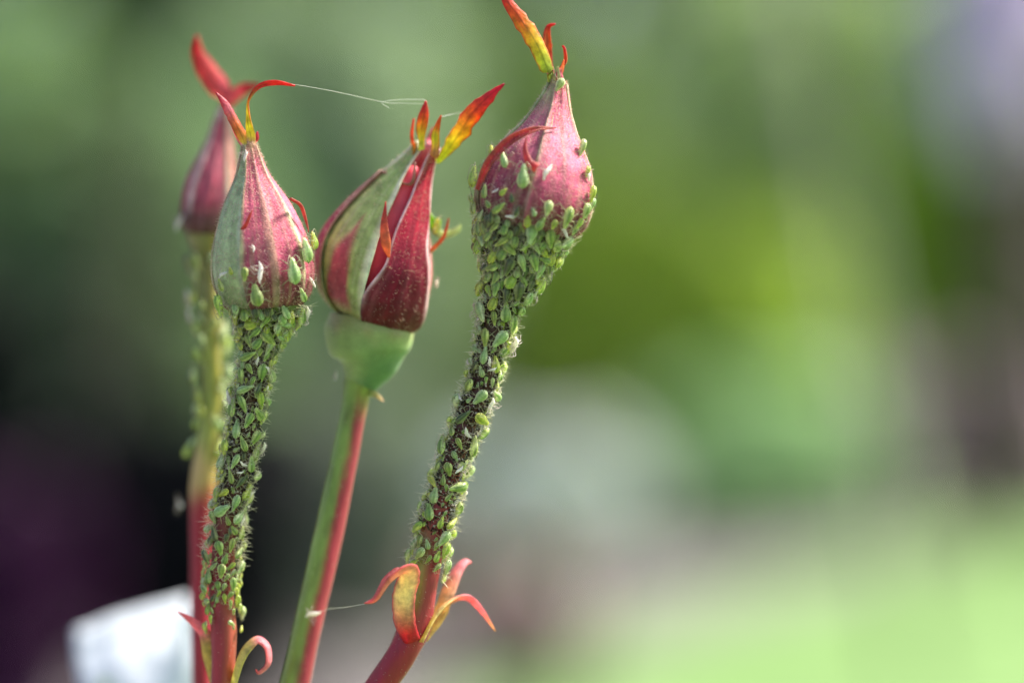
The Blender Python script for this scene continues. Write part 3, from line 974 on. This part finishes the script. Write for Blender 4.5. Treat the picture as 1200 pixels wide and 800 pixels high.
LIST = []      # (score, kwargs)
for bud, px, py, ln, ang, kn, lab in hand:
    p, d, T = on_bud(bud, px, py)
    M = frame_on(p, d, T, ang)
    place_aphid(M, ln / 100, kn, arng.randrange(3), lab, None, True)

# --- aphids in the crowd on the stalks
def crowd(stalk, who, top, bottom, dens, n_try, seed, sizes, core=True, kinds=('green', 'green', 'green', 'yellow-green', 'dark green', 'pale green', 'pale green')):
    rng = random.Random(seed)
    length = float(np.sum(np.linalg.norm(np.diff(stalk.s[:, :3], axis=0), axis=1)))
    placed = []
    for lo, hi, tries in sizes:
        for _ in range(tries):
            py = rng.uniform(top, bottom)
            phi = rng.uniform(-2.0, 2.0)
            if rng.random() > dens(py, phi): continue
            if nz(py * .035, phi * 1.4, seed) < -.25 and abs(phi) < .9 and rng.random() < .7: continue
            s = stalk.s_of_py_d(py)
            size = rng.uniform(lo, hi) * (1 - .22 * smooth(520, 700, py))
            c, r, T, S, Fv = stalk.at(s)
            ok = True
            for (s2, ph2, sz2, r2) in placed:
                dv = (s - s2) * length
                if abs(dv) > .3: continue
                du = (phi - ph2) * (r + r2) / 2
                k = (size + sz2) / 2
                if (dv / (k * .71)) ** 2 + (du / (k * .45)) ** 2 < 1:
                    ok = False
                    break
            if ok:
                placed.append((s, phi, size, r))
    out = []
    for (s, phi, size, r) in placed:
        p, nrm, T = stalk.surf(s, phi)
        down = rng.random() < .55
        tilt = rng.gauss(0, .45)
        M = frame_on(p + nrm * (rng.uniform(.0, .04) if abs(phi) < .7 else rng.uniform(-.01, .065)), nrm, T, tilt * (1 if abs(phi) < .7 else 1.7) + (0 if down else math.pi), rng.uniform(-.1, .45))
        sc_ = (DF + p[1]) / DF
        out.append(dict(M=M, size=size, phi=phi, x=600 + p[0] / sc_ * 100, y=400 - (p[2] - Z0) / sc_ * 100, down=down, tilt=tilt,
                        kn=(rng.choice(('yellow-green', 'pale green', 'green', 'yellow-green')) if abs(phi) > 1.0 and rng.random() < .8 else rng.choice(kinds) if (who != 'right stalk' or rng.random() > .35 * (1 - smooth(330, 420, py0(p)))) else rng.choice(('dark green', 'dark green', 'green'))), v=rng.randrange(3), who=who, top=top, bottom=bottom))  # kinds paint rim light at the edges, shade and soot under the bud
    return out


def py0(p):
    return 400 - (p[2] - Z0) / ((DF + p[1]) / DF) * 100


def s_of_py_d(self, py):
    z = Z0 + (400 - py) / 100 * (1 + self.s[:, 1] / DF)
    d = np.abs(self.s[:, 2] - z)
    i = int(np.argmin(d))
    return float(np.clip((i + random.uniform(-.5, .5)) / (self.n - 1), 0, 1))


Stalk.s_of_py_d = s_of_py_d


def densC(py, phi):
    if py < 455: return 1
    e = smooth(.55, 1.0, abs(phi))
    a = lerp(1, lerp(.10, 1, e), smooth(440, 520, py))
    return float(a * (1 - .85 * smooth(640, 672, py)))


def densA(py, phi):
    e = smooth(.5, .95, abs(phi + .1))
    a = lerp(1, lerp(.16, 1, e), smooth(530, 600, py))
    return float(a * (1 - .9 * smooth(690, 720, py)) * (1 if phi > -.4 or py < 690 else .9))


def densB(py, phi):
    return float(smooth(.3, 1.0, abs(phi)) * (.95 if py < 500 else .3))


allA = crowd(SC, 'right stalk', 268, 672, densC, 0, 5, [(.205, .27, 700), (.14, .195, 4600), (.07, .12, 4200)])
allA += crowd(SA, 'left stalk', 362, 735, densA, 0, 6, [(.195, .25, 500), (.13, .185, 4000), (.07, .12, 3200)])
allA += crowd(SB, 'blurred back stalk', 300, 535, densB, 0, 8, [(.20, .27, 260), (.13, .18, 300)])
for a in allA:
    f = max(0.0, math.cos(a['phi'])) + (.7 if abs(a['phi']) < 1.9 else 0)
    a['score'] = a['size'] * f
allA.sort(key=lambda a: -a['score'])
N_IND = 300 - len(hand)
ind, rest = allA[:N_IND], allA[N_IND:]
FR = ['at its top', 'one tenth down', 'one fifth down', 'three tenths down', 'two fifths down', 'halfway down', 'three fifths down', 'seven tenths down', 'four fifths down', 'nine tenths down', 'at its lower end']
for a in ind:
    q = (a['y'] - a['top']) / (a['bottom'] - a['top'])
    side = 'left edge' if a['phi'] < -1.0 else 'left of centre' if a['phi'] < -.33 else 'centre' if a['phi'] < .33 else 'right of centre' if a['phi'] < 1.0 else 'right edge'
    size = 'large' if a['size'] > .2 else 'middling' if a['size'] > .145 else 'small'
    fr = FR[int(round(min(max(q, 0), 1) * 10))]
    where = {'left edge': 'on left edge of', 'right edge': 'on right edge of', 'left of centre': 'left of centre on', 'right of centre': 'right of centre on', 'centre': 'mid-width on'}[side]
    a['label'] = f"{size} {a['kn']} aphid, {where} the {a['who']}, {fr}"
from collections import defaultdict
byl = defaultdict(list)
for a in ind: byl[a['label']].append(a)
for lab, g in byl.items():
    if len(g) == 1: continue
    g.sort(key=lambda a: a['y'])
    names = {2: ['upper', 'lower'], 3: ['upper', 'second', 'lower'], 4: ['uppermost', 'second', 'third', 'lowest']}.get(len(g))
    for i, a in enumerate(g):
        if names: a['label'] = names[i] + ' ' + lab
        else: a['group'] = lab + 's'
for i, a in enumerate(ind):
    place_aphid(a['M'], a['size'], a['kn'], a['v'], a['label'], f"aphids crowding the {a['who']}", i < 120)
# the smallest, past the limit: one mass
for who, root in (('right stalk', rootC), ('left stalk', rootA), ('blurred back stalk', rootB)):
    acc = Acc()
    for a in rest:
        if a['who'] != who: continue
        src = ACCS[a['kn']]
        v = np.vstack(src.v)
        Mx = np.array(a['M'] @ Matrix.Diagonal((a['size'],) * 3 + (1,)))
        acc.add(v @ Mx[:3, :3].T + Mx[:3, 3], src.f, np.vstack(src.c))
        for q in aphid_legs(arng):
            acc.add(q[0] @ Mx[:3, :3].T + Mx[:3, 3], q[1], q[2])
    if acc.n:
        o = link('young_aphids', acc.mesh('young_aphids'), M_APHID)
        tag(o, f'tiny young aphids packed between the bigger ones on the {who}', 'aphids', kind='stuff')

# --- grime darkened to paint crevice shade, honeydew and stray hairs between the aphids
M_GRIME_SHADE = plant_mat('grime_and_shade', rough=0.6, trans=0, sss=0, sheen=0, mottle=.4, bump=.3, spec=.4)
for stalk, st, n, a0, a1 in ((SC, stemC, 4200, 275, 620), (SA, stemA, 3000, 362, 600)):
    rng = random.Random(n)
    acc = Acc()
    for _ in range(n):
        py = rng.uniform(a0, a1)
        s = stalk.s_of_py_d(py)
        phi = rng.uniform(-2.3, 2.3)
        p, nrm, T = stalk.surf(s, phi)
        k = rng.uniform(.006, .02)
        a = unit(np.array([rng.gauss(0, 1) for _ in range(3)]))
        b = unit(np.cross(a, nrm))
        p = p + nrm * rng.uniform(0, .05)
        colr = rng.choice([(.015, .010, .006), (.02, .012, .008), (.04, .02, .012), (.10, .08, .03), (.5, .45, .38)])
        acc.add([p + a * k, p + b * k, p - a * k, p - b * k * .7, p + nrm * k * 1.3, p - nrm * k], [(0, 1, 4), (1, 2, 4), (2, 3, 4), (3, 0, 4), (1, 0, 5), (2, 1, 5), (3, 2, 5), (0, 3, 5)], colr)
    link('grime_and_shade', acc.mesh('grime_and_shade', False), M_GRIME_SHADE, st)['kind'] = 'stuff'
    acc = Acc()
    pos, nor = [], []
    for _ in range(n // 4):
        s = stalk.s_of_py_d(rng.uniform(a0 - 20, a1 + 60))
        p, n_, T = stalk.surf(s, rng.choice((-1, 1)) * rng.uniform(.9, 1.8))
        pos.append(p + n_ * rng.uniform(0.03, .09)); nor.append(n_)
    hairs(acc, pos, nor, .12, .0036, (.85, .82, .76), rng, droop=.8)
    link('stray_hair', acc.mesh('stray_hair'), M_HAIR, st)['kind'] = 'stuff'

# ================================================================= SHED SKINS
SKM = []
for v in range(3):
    rng = random.Random(90 + v)
    acc = Acc()
    n, seg = 12, 8
    V, F = [], []
    for i in range(n):
        f = i / (n - 1)
        r = .10 * math.sin(math.pi * (0.06 + .9 * f)) * (1 + .35 * nz(f * 9, v, 0))
        cx, cz = f - .5, .07 + .05 * math.sin(f * 4 + v)
        for j in range(seg):
            a = 2 * math.pi * j / seg
            rr = r * (1 + .5 * nz(f * 7, a, v * 3.1))
            V.append((cx, rr * math.cos(a) * 1.1 + .06 * math.sin(f * 5 + v), cz + rr * math.sin(a) * .8))
    for i in range(n - 1):
        for j in range(seg):
            F.append((i * seg + j, i * seg + (j + 1) % seg, (i + 1) * seg + (j + 1) % seg, (i + 1) * seg + j))
    F += [tuple(range(seg - 1, -1, -1)), tuple((n - 1) * seg + j for j in range(seg))]
    acc.add(V, F, (.92, .88, .88))
    nb = len(F)
    for k in range(7):
        x = rng.uniform(-.05, .42)
        sy = (-1) ** k
        p = [(x, sy * .05, .08), (x + rng.uniform(-.1, .15), sy * rng.uniform(.15, .28), rng.uniform(.1, .3)), (x + rng.uniform(-.3, .3), sy * rng.uniform(.25, .5), rng.uniform(.0, .25))]
        q = tube(catmull(np.array(p), 6), np.linspace(.018, .008, 6), 4, (.8, .72, .7), (.6, .5, .48))
        acc.add(*q)
    m = acc.mesh('shed_skin')
    m.materials.append(M_SKIN)
    SKM.append(m)
rng = random.Random(3)


def skin_at(p, d, T, size, ang, lab, v, thin=1.0):
    o = bpy.data.objects.new('shed_skin', SKM[v])
    COL.objects.link(o)
    o.matrix_world = frame_on(p, d, T, ang, .15) @ Matrix.Diagonal((size, size * thin, size * thin, 1))
    tag(o, lab, 'shed skin', 'white skins shed by aphids')


for bud, px, py, ln, ang, v, lab in [
    (bC, 641, 202, 22, -.2, 0, 'white shed aphid skin with spread legs on the pink sepal, right bud'),
    (bC, 581, 223, 10, -.6, 1, 'tiny white shed skin on the dark red patch, left part of the right bud'),
    (bC, 600, 252, 17, -1.1, 2, 'pinkish shed skin lying flat at the foot of the right bud'),
    (bC, 660, 272, 17, .9, 1, 'white crumpled shed skin at the lower right foot of the right bud'),
    (bC, 688, 205, 18, .3, 0, 'white shed skin on the right outline of the right bud'),
    (bA, 306, 319, 27, .03, 1, 'upright narrow white shed skin low on the left bud'),
    (bA, 297, 290, 10, .1, 2, 'small white speck of shed skin above the upright one, left bud'),
    (bA, 262, 323, 15, -1.0, 0, 'pinkish shed skin on the lower left outline of the left bud'),
    (bA, 365, 330, 15, .4, 2, 'white shed skin on the lower right outline of the left bud'),
    (bA, 288, 184, 15, .0, 1, 'white shed skin wedged in the neck of the left bud'),
    (bD, 514, 332, 14, 1.0, 0, 'pale shed skin on the right outline of the middle bud'),
    (bB, 212, 262, 24, .3, 1, 'blurred pale shed skin on the left outline of the back bud'),
]:
    p, d, T = on_bud(bud, px, py)
    skin_at(p, d, T, ln / 100, ang, lab, v, 1.0 if ln > 25 else 1.3)
for stalk, py, phi, ln, ang, v, lab in [
    (SC, 366, -1.5, 17, 1.1, 2, 'white shed skin at the left edge of the right stalk, below the bud'),
    (SC, 398, 1.3, 24, .8, 0, 'fluffy white shed skin at the right edge of the right stalk'),
    (SC, 421, 0.1, 11, .5, 1, 'small white shed skin mid-width on the right stalk, upper half'),
    (SC, 468, .85, 19, .6, 1, 'slanted white shed skin on the right side of the right stalk'),
    (SC, 503, .2, 14, .9, 2, 'white shed skin on bare dark stem, middle of the right stalk'),
    (SC, 545, .4, 12, 2.6, 1, 'small pinkish shed skin on the dark stem below the middle, right stalk'),
    (SC, 571, 1.5, 12, .8, 0, 'white shed skin on the right edge of the right stalk, below the middle'),
    (SC, 330, 1.3, 16, .9, 2, 'white shed skin at the right edge just below the right bud'),
    (SA, 360, 1.35, 21, .7, 0, 'tangled white shed skin hanging right under the left bud'),
    (SA, 380, 1.5, 14, 2.0, 2, 'small white shed skin on the right edge below the left bud'),
    (SA, 471, -1.2, 18, .4, 2, 'crumpled white shed skin on the left edge of the left stalk'),
    (SA, 520, 1.5, 16, .6, 0, 'white shed skin sticking out of the right edge, left stalk'),
    (SA, 603, .9, 11, .4, 1, 'white shed skin on the lower right side of the left stalk'),
    (SA, 540, .3, 10, 1.2, 2, 'small pinkish shed skin mid-width on the left stalk'),
    (SD, 716, .15, 17, -.9, 1, 'white shed skin with thin legs on the clean middle stalk'),
    (SD, 452, -1.5, 12, .5, 2, 'small yellowish skin at the top left of the middle stalk'),
    (SB, 348, -1.5, 22, .3, 2, 'blurred whitish shed skin high on the left edge of the back stalk'),
    (SB, 368, -1.4, 18, .3, 0, 'blurred whitish shed skin just under another on the back stalk'),
    (SB, 593, -1.6, 20, 1.5, 1, 'blurred white shed skin sticking out left from the red back stalk'),
]:
    s = stalk.s_of_py_d(py)
    p, d, T = stalk.surf(s, phi)
    skin_at(p + d * .10, d, T, ln / 100 * 1.15, ang, lab, v, 1.35)

rng = random.Random(41)
seen = {}
for k in range(26):
    stalk, who, t0, t1 = ((SC, 'right', 300, 640), (SA, 'left', 385, 690))[k % 2]
    py = rng.uniform(t0, t1)
    phi = rng.choice((-1, 1)) * rng.uniform(.7, 1.6) if rng.random() < .75 else rng.uniform(-.7, .7)
    p, d, T = stalk.surf(stalk.s_of_py_d(py), phi)
    side = 'left edge' if phi < -.7 else 'right edge' if phi > .7 else 'middle'
    fr = FR[int(round((py - t0) / (t1 - t0) * 10))]
    lab = f'scrap of white shed skin among aphids, {side} of the {who} stalk, {fr}'
    if lab in seen: continue
    seen[lab] = 1
    skin_at(p + d * .09, d, T, rng.uniform(.08, .13), rng.uniform(-1.5, 1.5), lab, rng.randrange(3), 1.3)

# ================================================================= SPIDER THREADS
M_SILK = plant_mat('silk', rough=.3, trans=.3, sss=0, sheen=0, mottle=.1, bump=0)
for pts, r, lab in [
    ([P(345, 99, -.1), P(390, 107, .05), P(450, 120, .2), P(470, 121, .3), P(498, 122, .4)], .0018, 'spider thread from the left bud tip across to the middle bud'),
    ([P(498, 117, .4), P(470, 117, .3), P(448, 120, .2), P(456, 127, .2)], .002, 'short frayed thread branching near the middle bud tip'),
    ([P(517, 137, .35), P(535, 133, .5), P(552, 131, .35)], .002, 'fine thread between two leafy tips of the middle bud'),
    ([P(428, 707, -.4), P(405, 711, .2), P(376, 716, .75), P(340, 742, 1.0)], .002, 'fine thread from the folded bract to the middle stalk'),
]:
    v, f, c = tube(catmull(np.array(pts), 24), r, 5, (.8, .8, .8))
    o = link('spider_thread', mesh('spider_thread', v, f, c), M_SILK)
    tag(o, lab, 'spider thread')

# ================================================================= WHITE ROSE at the lower left, behind the stalks
M_WHITE = plant_mat('white_petal', rough=.5, trans=.2, sss=0, sheen=.0, mottle=.08, mscale=3, bump=.2, bscale=5, glow=1.0)
DW = 6.8
wr = empty('white_rose', tuple(float(v) for v in P(190, 960, DW)), 'blurred white rose, only its upper petals showing at the bottom left', 'rose')
wc = lambda u, f: lerp((.76, .81, .88), (.80, .84, .89), f)
for pts, wd, side in [
    ([P(200, 960, DW), P(188, 860, DW - .3), P(162, 785, DW + .1), P(152, 716, DW + .9)], [.4, .62, .84, .84], (1, 0, .24)),
    ([P(215, 930, DW), P(215, 860, DW - .3), P(225, 790, DW - .2), P(222, 712, DW + .1)], [.4, .7, .42, .1], (1, 0, -.1)),
    ([P(200, 930, DW), P(180, 860, DW), P(160, 800, DW + .3), P(158, 736, DW + .6)], [.4, .9, .8, .7], (1, 0, .25)),
    ([P(190, 930, DW), P(140, 910, DW - .6), P(90, 905, DW - .9), P(50, 920, DW - 1)], [.4, 1.0, .8, .3], (.3, -.6, 1)),
]:
    V, F, C = ribbon(pts, wd, side, wc, rows=24, cols=15, cup=.05, wav=.06, seed=len(wd))
    link('petal', mesh('petal', V, F, C), M_WHITE, wr, solid=.02)
V, F, C = tube(catmull(np.array([P(190, 930, DW), P(192, 1100, DW + .5), P(200, 1500, DW + 2), P(210, 2500, DW + 5)]), 20), .2, 10, (.2, .3, .08))
link('stem', mesh('stem', V, F, C), M_STEM, wr)
V, F, C = ribbon([P(190, 930, DW), P(150, 880, DW), P(128, 820, DW), P(120, 796, DW)], [.2, .3, .2, .02], (1, 0, .3), lambda u, f: (.2, .32, .06), rows=14)
link('sepal', mesh('sepal', V, F, C), M_TIP, wr, solid=.02)

# ================================================================= GARDEN
def ground_poly(name, pts, z, mat, kind='structure'):
    me = bpy.data.meshes.new(name)
    me.from_pydata([(x, y, z) for x, y in pts], [], [tuple(range(len(pts)))])
    me.materials.append(mat)
    o = bpy.data.objects.new(name, me)
    COL.objects.link(o)
    o['kind'] = kind
    return o


def ground_mat(name, c1, c2, scale, c3=None):
    m, t, N, L = mat_base(name)
    tc = N.new('ShaderNodeTexCoord')
    n1 = N.new('ShaderNodeTexNoise'); n1.inputs['Scale'].default_value = scale; n1.inputs['Detail'].default_value = 8
    L.new(tc.outputs['Object'], n1.inputs['Vector'])
    cr = N.new('ShaderNodeValToRGB')
    cr.color_ramp.elements[0].position = .35; cr.color_ramp.elements[0].color = (*c1, 1)
    cr.color_ramp.elements[1].position = .65; cr.color_ramp.elements[1].color = (*c2, 1)
    L.new(n1.outputs[0], cr.inputs[0])
    L.new(cr.outputs[0], N['Principled BSDF'].inputs['Base Color'])
    N['Principled BSDF'].inputs['Roughness'].default_value = .9
    b = N.new('ShaderNodeBump'); b.inputs['Strength'].default_value = .6; b.inputs['Distance'].default_value = 2
    L.new(n1.outputs[0], b.inputs['Height']); L.new(b.outputs[0], N['Principled BSDF'].inputs['Normal'])
    return m


ground_poly('ground', [(-30000, -3000), (30000, -3000), (30000, 40000), (-30000, 40000)], 0, ground_mat('soil', (.12, .105, .10), (.20, .18, .18), .05))
LAWN_EDGE = [G(520, 590), G(580, 640), G(710, 725), G(860, 840), G(1000, 970), G(1200, 1260), (900, 2600)]
lawn_pts = [(float(x), float(y)) for x, y in LAWN_EDGE] + [(3000, 2600), (3000, -800), (-20, -800), (-25, 300)]
ground_poly('lawn', lawn_pts, 2.0, ground_mat('lawn_green', (.11, .205, .05), (.15, .26, .072), .03))

LR = random.Random(2024)


def leaves(blobs, n, size, pal, seed=0, hang=0.0, fill=0.35):
    """leaf blades spread through ellipsoid blobs (cx, cy, cz, rx, ry, rz)"""
    r = np.random.RandomState(seed)
    vol = np.array([b[3] * b[4] * b[5] for b in blobs])
    pick = r.choice(len(blobs), n, p=vol / vol.sum())
    B = np.array(blobs)[pick]
    d = r.normal(size=(n, 3))
    d /= np.linalg.norm(d, axis=1, keepdims=True)
    rad = (fill + (1 - fill) * r.rand(n)) ** .5
    lump = 1 + .18 * np.sin(d[:, 0] * 5 + pick) * np.cos(d[:, 2] * 6 + pick * 2)
    c = B[:, :3] + d * (rad * lump)[:, None] * B[:, 3:]
    nn = d * .7 + r.normal(size=(n, 3)) * .6 + np.array([0, 0, .4])
    nn /= np.linalg.norm(nn, axis=1, keepdims=True)
    a = np.cross(nn, r.normal(size=(n, 3)))
    a /= np.linalg.norm(a, axis=1, keepdims=True)
    a[:, 2] -= hang
    b = np.cross(nn, a)
    s = size * (.6 + .8 * r.rand(n))[:, None]
    V = np.empty((n * 6, 3))
    V[0::6] = c - a * s
    V[1::6] = c - a * s * .1 + b * s * .42 + nn * s * .12
    V[2::6] = c + a * s * .55 + b * s * .28 + nn * s * .08
    V[3::6] = c + a * s * 1.05
    V[4::6] = c + a * s * .55 - b * s * .28 + nn * s * .08
    V[5::6] = c - a * s * .1 - b * s * .42 + nn * s * .12
    V[:, 2] = np.maximum(V[:, 2], 1)
    F = []
    for i in range(n):
        k = i * 6
        F += [(k, k + 1, k + 2, k + 3), (k, k + 3, k + 4, k + 5)]
    P_ = np.array(pal)
    Cc = P_[r.randint(0, len(pal), n)] * (.75 + .5 * r.rand(n))[:, None]
    return V, F, np.repeat(Cc, 6, axis=0)


def shrub(name, label, cat, px, D, width, height, pal, n=2500, leaf=4.0, seed=1, nb=9, kind=None, base=0.0, depth=None, flowers=None, group=None, gx=None, trunk=True):
    """a shrub standing on the ground at column px, D cm away; width and height in cm"""
    x, y = G(px, D)
    if gx is not None: x, y = gx
    r = random.Random(seed)
    root = empty(name, (x, y, 0), label, cat, group, kind)
    depth = depth or width * .5
    blobs = []
    for i in range(nb):
        u = r.uniform(-1, 1) * .62
        k = r.uniform(.22, .42)
        zc = base + (height - base) * r.uniform(.25, .78)
        blobs.append((x + u * width / 2, y + r.uniform(-.5, .5) * depth / 2, zc, width * k * .62, depth * k, (height - base) * k * .62))
    blobs.append((x, y, base + (height - base) * .5, width * .42, depth * .4, (height - base) * .46))
    V, F, C = leaves(blobs, n, leaf, pal, seed)
    me = mesh('foliage', V, F, C, False)
    fo = link('foliage', me, M_LEAF, root)
    fo['kind'] = 'stuff'
    if trunk:
        acc = Acc()
        for i in range(5):
            tx = x + r.uniform(-.3, .3) * width
            v, f, c = tube(catmull(np.array([[x + r.uniform(-3, 3), y + r.uniform(-3, 3), 0], [(x + tx) / 2, y, height * .3], [tx, y + r.uniform(-.2, .2) * depth, height * .75]]), 8), np.linspace(max(1, height * .012), .5, 8), 6, (.10, .07, .05))
            acc.add(v, f, c)
        link('stem', acc.mesh('stem'), M_BARK, root)
    if flowers:
        fn, fl, fs, fc, fz0, fz1 = flowers
        for i in range(fn):
            fx, fy, fz = x + r.uniform(-.42, .42) * width, y - depth * .45 * r.uniform(.6, 1.05), height * r.uniform(fz0, fz1)
            V, F, C = leaves([(fx, fy, fz, fs, fs, fs * .8)], 90, fs * .3, fc, seed + i, fill=.8)
            link(fl, mesh(fl, V, F, C, False), M_LEAF, root)
    return root


def Zat(py, D):
    return Z0 + (400 - py) / 3333 * D


GD = [(.05, .11, .04), (.07, .14, .05), (.04, .08, .035)]              # dark evergreen
GM = [(.12, .24, .09), (.15, .28, .10), (.09, .19, .07)]
GO = [(.44, .56, .08), (.48, .60, .085), (.38, .52, .07)]               # olive
GL = [(.46, .58, .30), (.50, .60, .34), (.40, .54, .25)]
GY = [(.40, .60, .05), (.44, .64, .06)]
SHADE_BLK = [(.004, .004, .007), (.006, .005, .010), (.004, .006, .005)]  # near-black leaf colour stands in for deep shade under the shrubs
PUR = [(.06, .006, .06), (.08, .010, .075), (.045, .006, .045)]


# the hedge that closes the garden
hx0, hx1, hy = -2600, 2600, 1750
root = empty('hedge', (0, hy, 0), 'tall clipped olive-green hedge closing off the back of the garden', 'hedge')
bl = [(hx0 + (hx1 - hx0) * (i + .5) / 60, hy, 150 + 130 * k, 60, 45, 95) for i in range(60) for k in range(3)]
V, F, C = leaves(bl, 52000, 9, GO + GM, 5, fill=.2)
link('foliage', mesh('foliage', V, F, C, False), M_LEAF, root)['kind'] = 'stuff'
V, F, C = leaves([(hx0 + (hx1 - hx0) * (i + .5) / 90, hy + 45, 60 + 90 * k, 45, 12, 60) for i in range(90) for k in range(5)], 32000, 14, GD, 6, fill=.0)
link('foliage', mesh('foliage', V, F, C, False), M_LEAF, root)['kind'] = 'stuff'


def bush(name, label, px, D, wpx, top, pal, n=2500, leaf=None, seed=1, cat='shrub', base_py=None, **k):
    base = 0 if base_py is None else max(0, Zat(base_py, D))
    return shrub(name, label, cat, px, D, wpx / 3333 * D, Zat(top, D), pal, n, leaf or D * .006, seed, base=base, **k)


# left half
bush('evergreen_shrub', 'dark green shrub filling the left edge, behind the back stalk', 60, 760, 620, -60, [(.24, .37, .18), (.27, .40, .19), (.15, .27, .12)], 7000, seed=3, nb=12)
bush('evergreen_shrub', 'mid-green shrub behind the left and middle buds', 330, 900, 460, -80, [(.32, .43, .27), (.36, .45, .30), (.28, .38, .22)], 6000, seed=4, nb=12)
bush('shrub', 'near-black shrub standing in for deep shade low behind the left stalks', 210, 560, 380, 430, SHADE_BLK, 6000, seed=5, nb=10)
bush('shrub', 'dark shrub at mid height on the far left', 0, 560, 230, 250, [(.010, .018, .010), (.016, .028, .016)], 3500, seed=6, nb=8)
bush('purple_shrub', 'purple-leaved shrub in the lower left corner', 0, 480, 260, 520, PUR, 4500, seed=7, nb=8)
bush('shrub', 'grey-green shrub low between the middle and right stalks', 430, 700, 300, 430, [(.22, .28, .20), (.26, .31, .22)], 3500, seed=8, nb=8)
bush('shrub', 'dark evergreen clump high behind the back bud', 165, 700, 150, -140, GD, 2500, seed=26, nb=6, base_py=100)
# right half
bush('shrub', 'yellow-green shrub behind the right bud', 600, 1200, 420, -80, [(.38, .50, .14), (.34, .46, .15)], 5000, seed=9, nb=10)
bush('shrub', 'broad olive shrub at the centre right', 770, 1150, 420, 190, GO, 6500, seed=10, nb=12)
bush('tall_shrub', 'pale grey-green tall shrub right of centre', 900, 1320, 320, -90, GL, 5000, seed=11, nb=10)
bush('shrub', 'olive-green shrub near the right edge', 1085, 1230, 260, -60, GY + GY + GO, 4500, base_py=440, seed=12, nb=9)
bush('shrub', 'fresh green shrub above the lawn edge', 890, 1090, 330, 430, [(.42, .62, .32), (.48, .66, .36)], 3500, seed=13, nb=9)
LAV = [(.34, .32, .44), (.28, .27, .36), (.38, .36, .46)]
bush('flowering_shrub', 'pale lilac blossom hanging in the top right corner', 1175, 900, 190, -120, [(.84, .72, 1.0), (.82, .72, .98), (.76, .70, .90)], 9000, seed=14, nb=9, cat='shrub', base_py=170)
bush('lavender_bush', 'grey-lilac lavender bush at the right edge above the lawn', 1120, 1440, 320, 415, [(.74, .58, .78), (.76, .64, .80), (.56, .52, .54)], 7500, seed=15, nb=9, cat='lavender')
bush('hydrangea', 'pale blue-white hydrangea out of focus beside the right stalk', 655, 560, 250, 500, [(.72, .75, .80), (.74, .76, .80), (.34, .40, .32)], 3600, base_py=650, seed=16, nb=8, cat='hydrangea')
bush('flowering_shrub', 'dull pink flowers low behind the leaf bracts of the right stalk', 595, 640, 190, 640, [(.58, .36, .46), (.52, .36, .42), (.40, .40, .32)], 2600, seed=17, nb=6)
# shrubs that stand beside the part of the border in the frame
for (sx, sy, sw, sh, pal_, lab_) in [(-420, 560, 240, 210, GM, 'mid-green shrub beyond the left edge of the picture'), (-640, 820, 300, 260, GL, 'pale green shrub well beyond the left edge'),
                                     (-330, 1250, 360, 240, GO, 'olive shrub at the back beyond the left edge'), (-900, 1200, 380, 280, GD, 'dark evergreen far out on the left'),
                                     (-300, 300, 150, 110, PUR, 'low purple shrub beyond the lower left corner'), (520, 1500, 300, 240, GM, 'mid-green shrub beyond the right edge of the lawn'),
                                     (860, 1560, 360, 260, GO, 'olive shrub far out on the right')]:
    shrub('shrub', lab_, 'shrub', 0, 0, sw, sh, pal_, 3500, 6, seed=int(abs(sx)), gx=(sx, sy))
# dark trunk at the right edge
x, y = G(1196, 1180)
v, f, c = tube(catmull(np.array([[x, y, 0], [x + 2, y, 60], [x - 1, y, 190], [x + 3, y + 3, 260], [x + 8, y, 420], [x + 30, y + 40, 620]]), 24), np.linspace(23, 18, 24), 16, (.075, .055, .05))
tr = empty('tree', (x, y, 0), 'dark tree trunk at the right edge of the picture', 'tree')
link('trunk', mesh('trunk', v, f, c), M_BARK, tr)
V, F, C = leaves([(x + 40, y + 60, 640, 120, 110, 90), (x + 90, y + 60, 600, 90, 90, 70)], 5000, 6, GM, 44)
link('crown', mesh('crown', V, F, C, False), M_LEAF, tr)['kind'] = 'stuff'
# canes that blur into pale bands
M_CANE = plant_mat('cane', rough=.5, trans=0, sss=0, sheen=0, mottle=.1, mscale=.3, bump=0)
for (px0, px1, D, r_, lab) in [(935, 1010, 640, 2.6, 'pale bamboo cane leaning left, blurred, right of centre')]:
    a = G(px0, D); b = G(px1, D)
    v, f, c = tube([(b[0] + 12, b[1], 0), (b[0], b[1], Zat(400, D)), (a[0], a[1], Zat(-40, D)), (a[0] - 14, a[1], Zat(-300, D))], r_, 12, (.34, .33, .28))
    o = link('bamboo_cane', mesh('bamboo_cane', v, f, c), M_CANE)
    tag(o, lab, 'garden cane')
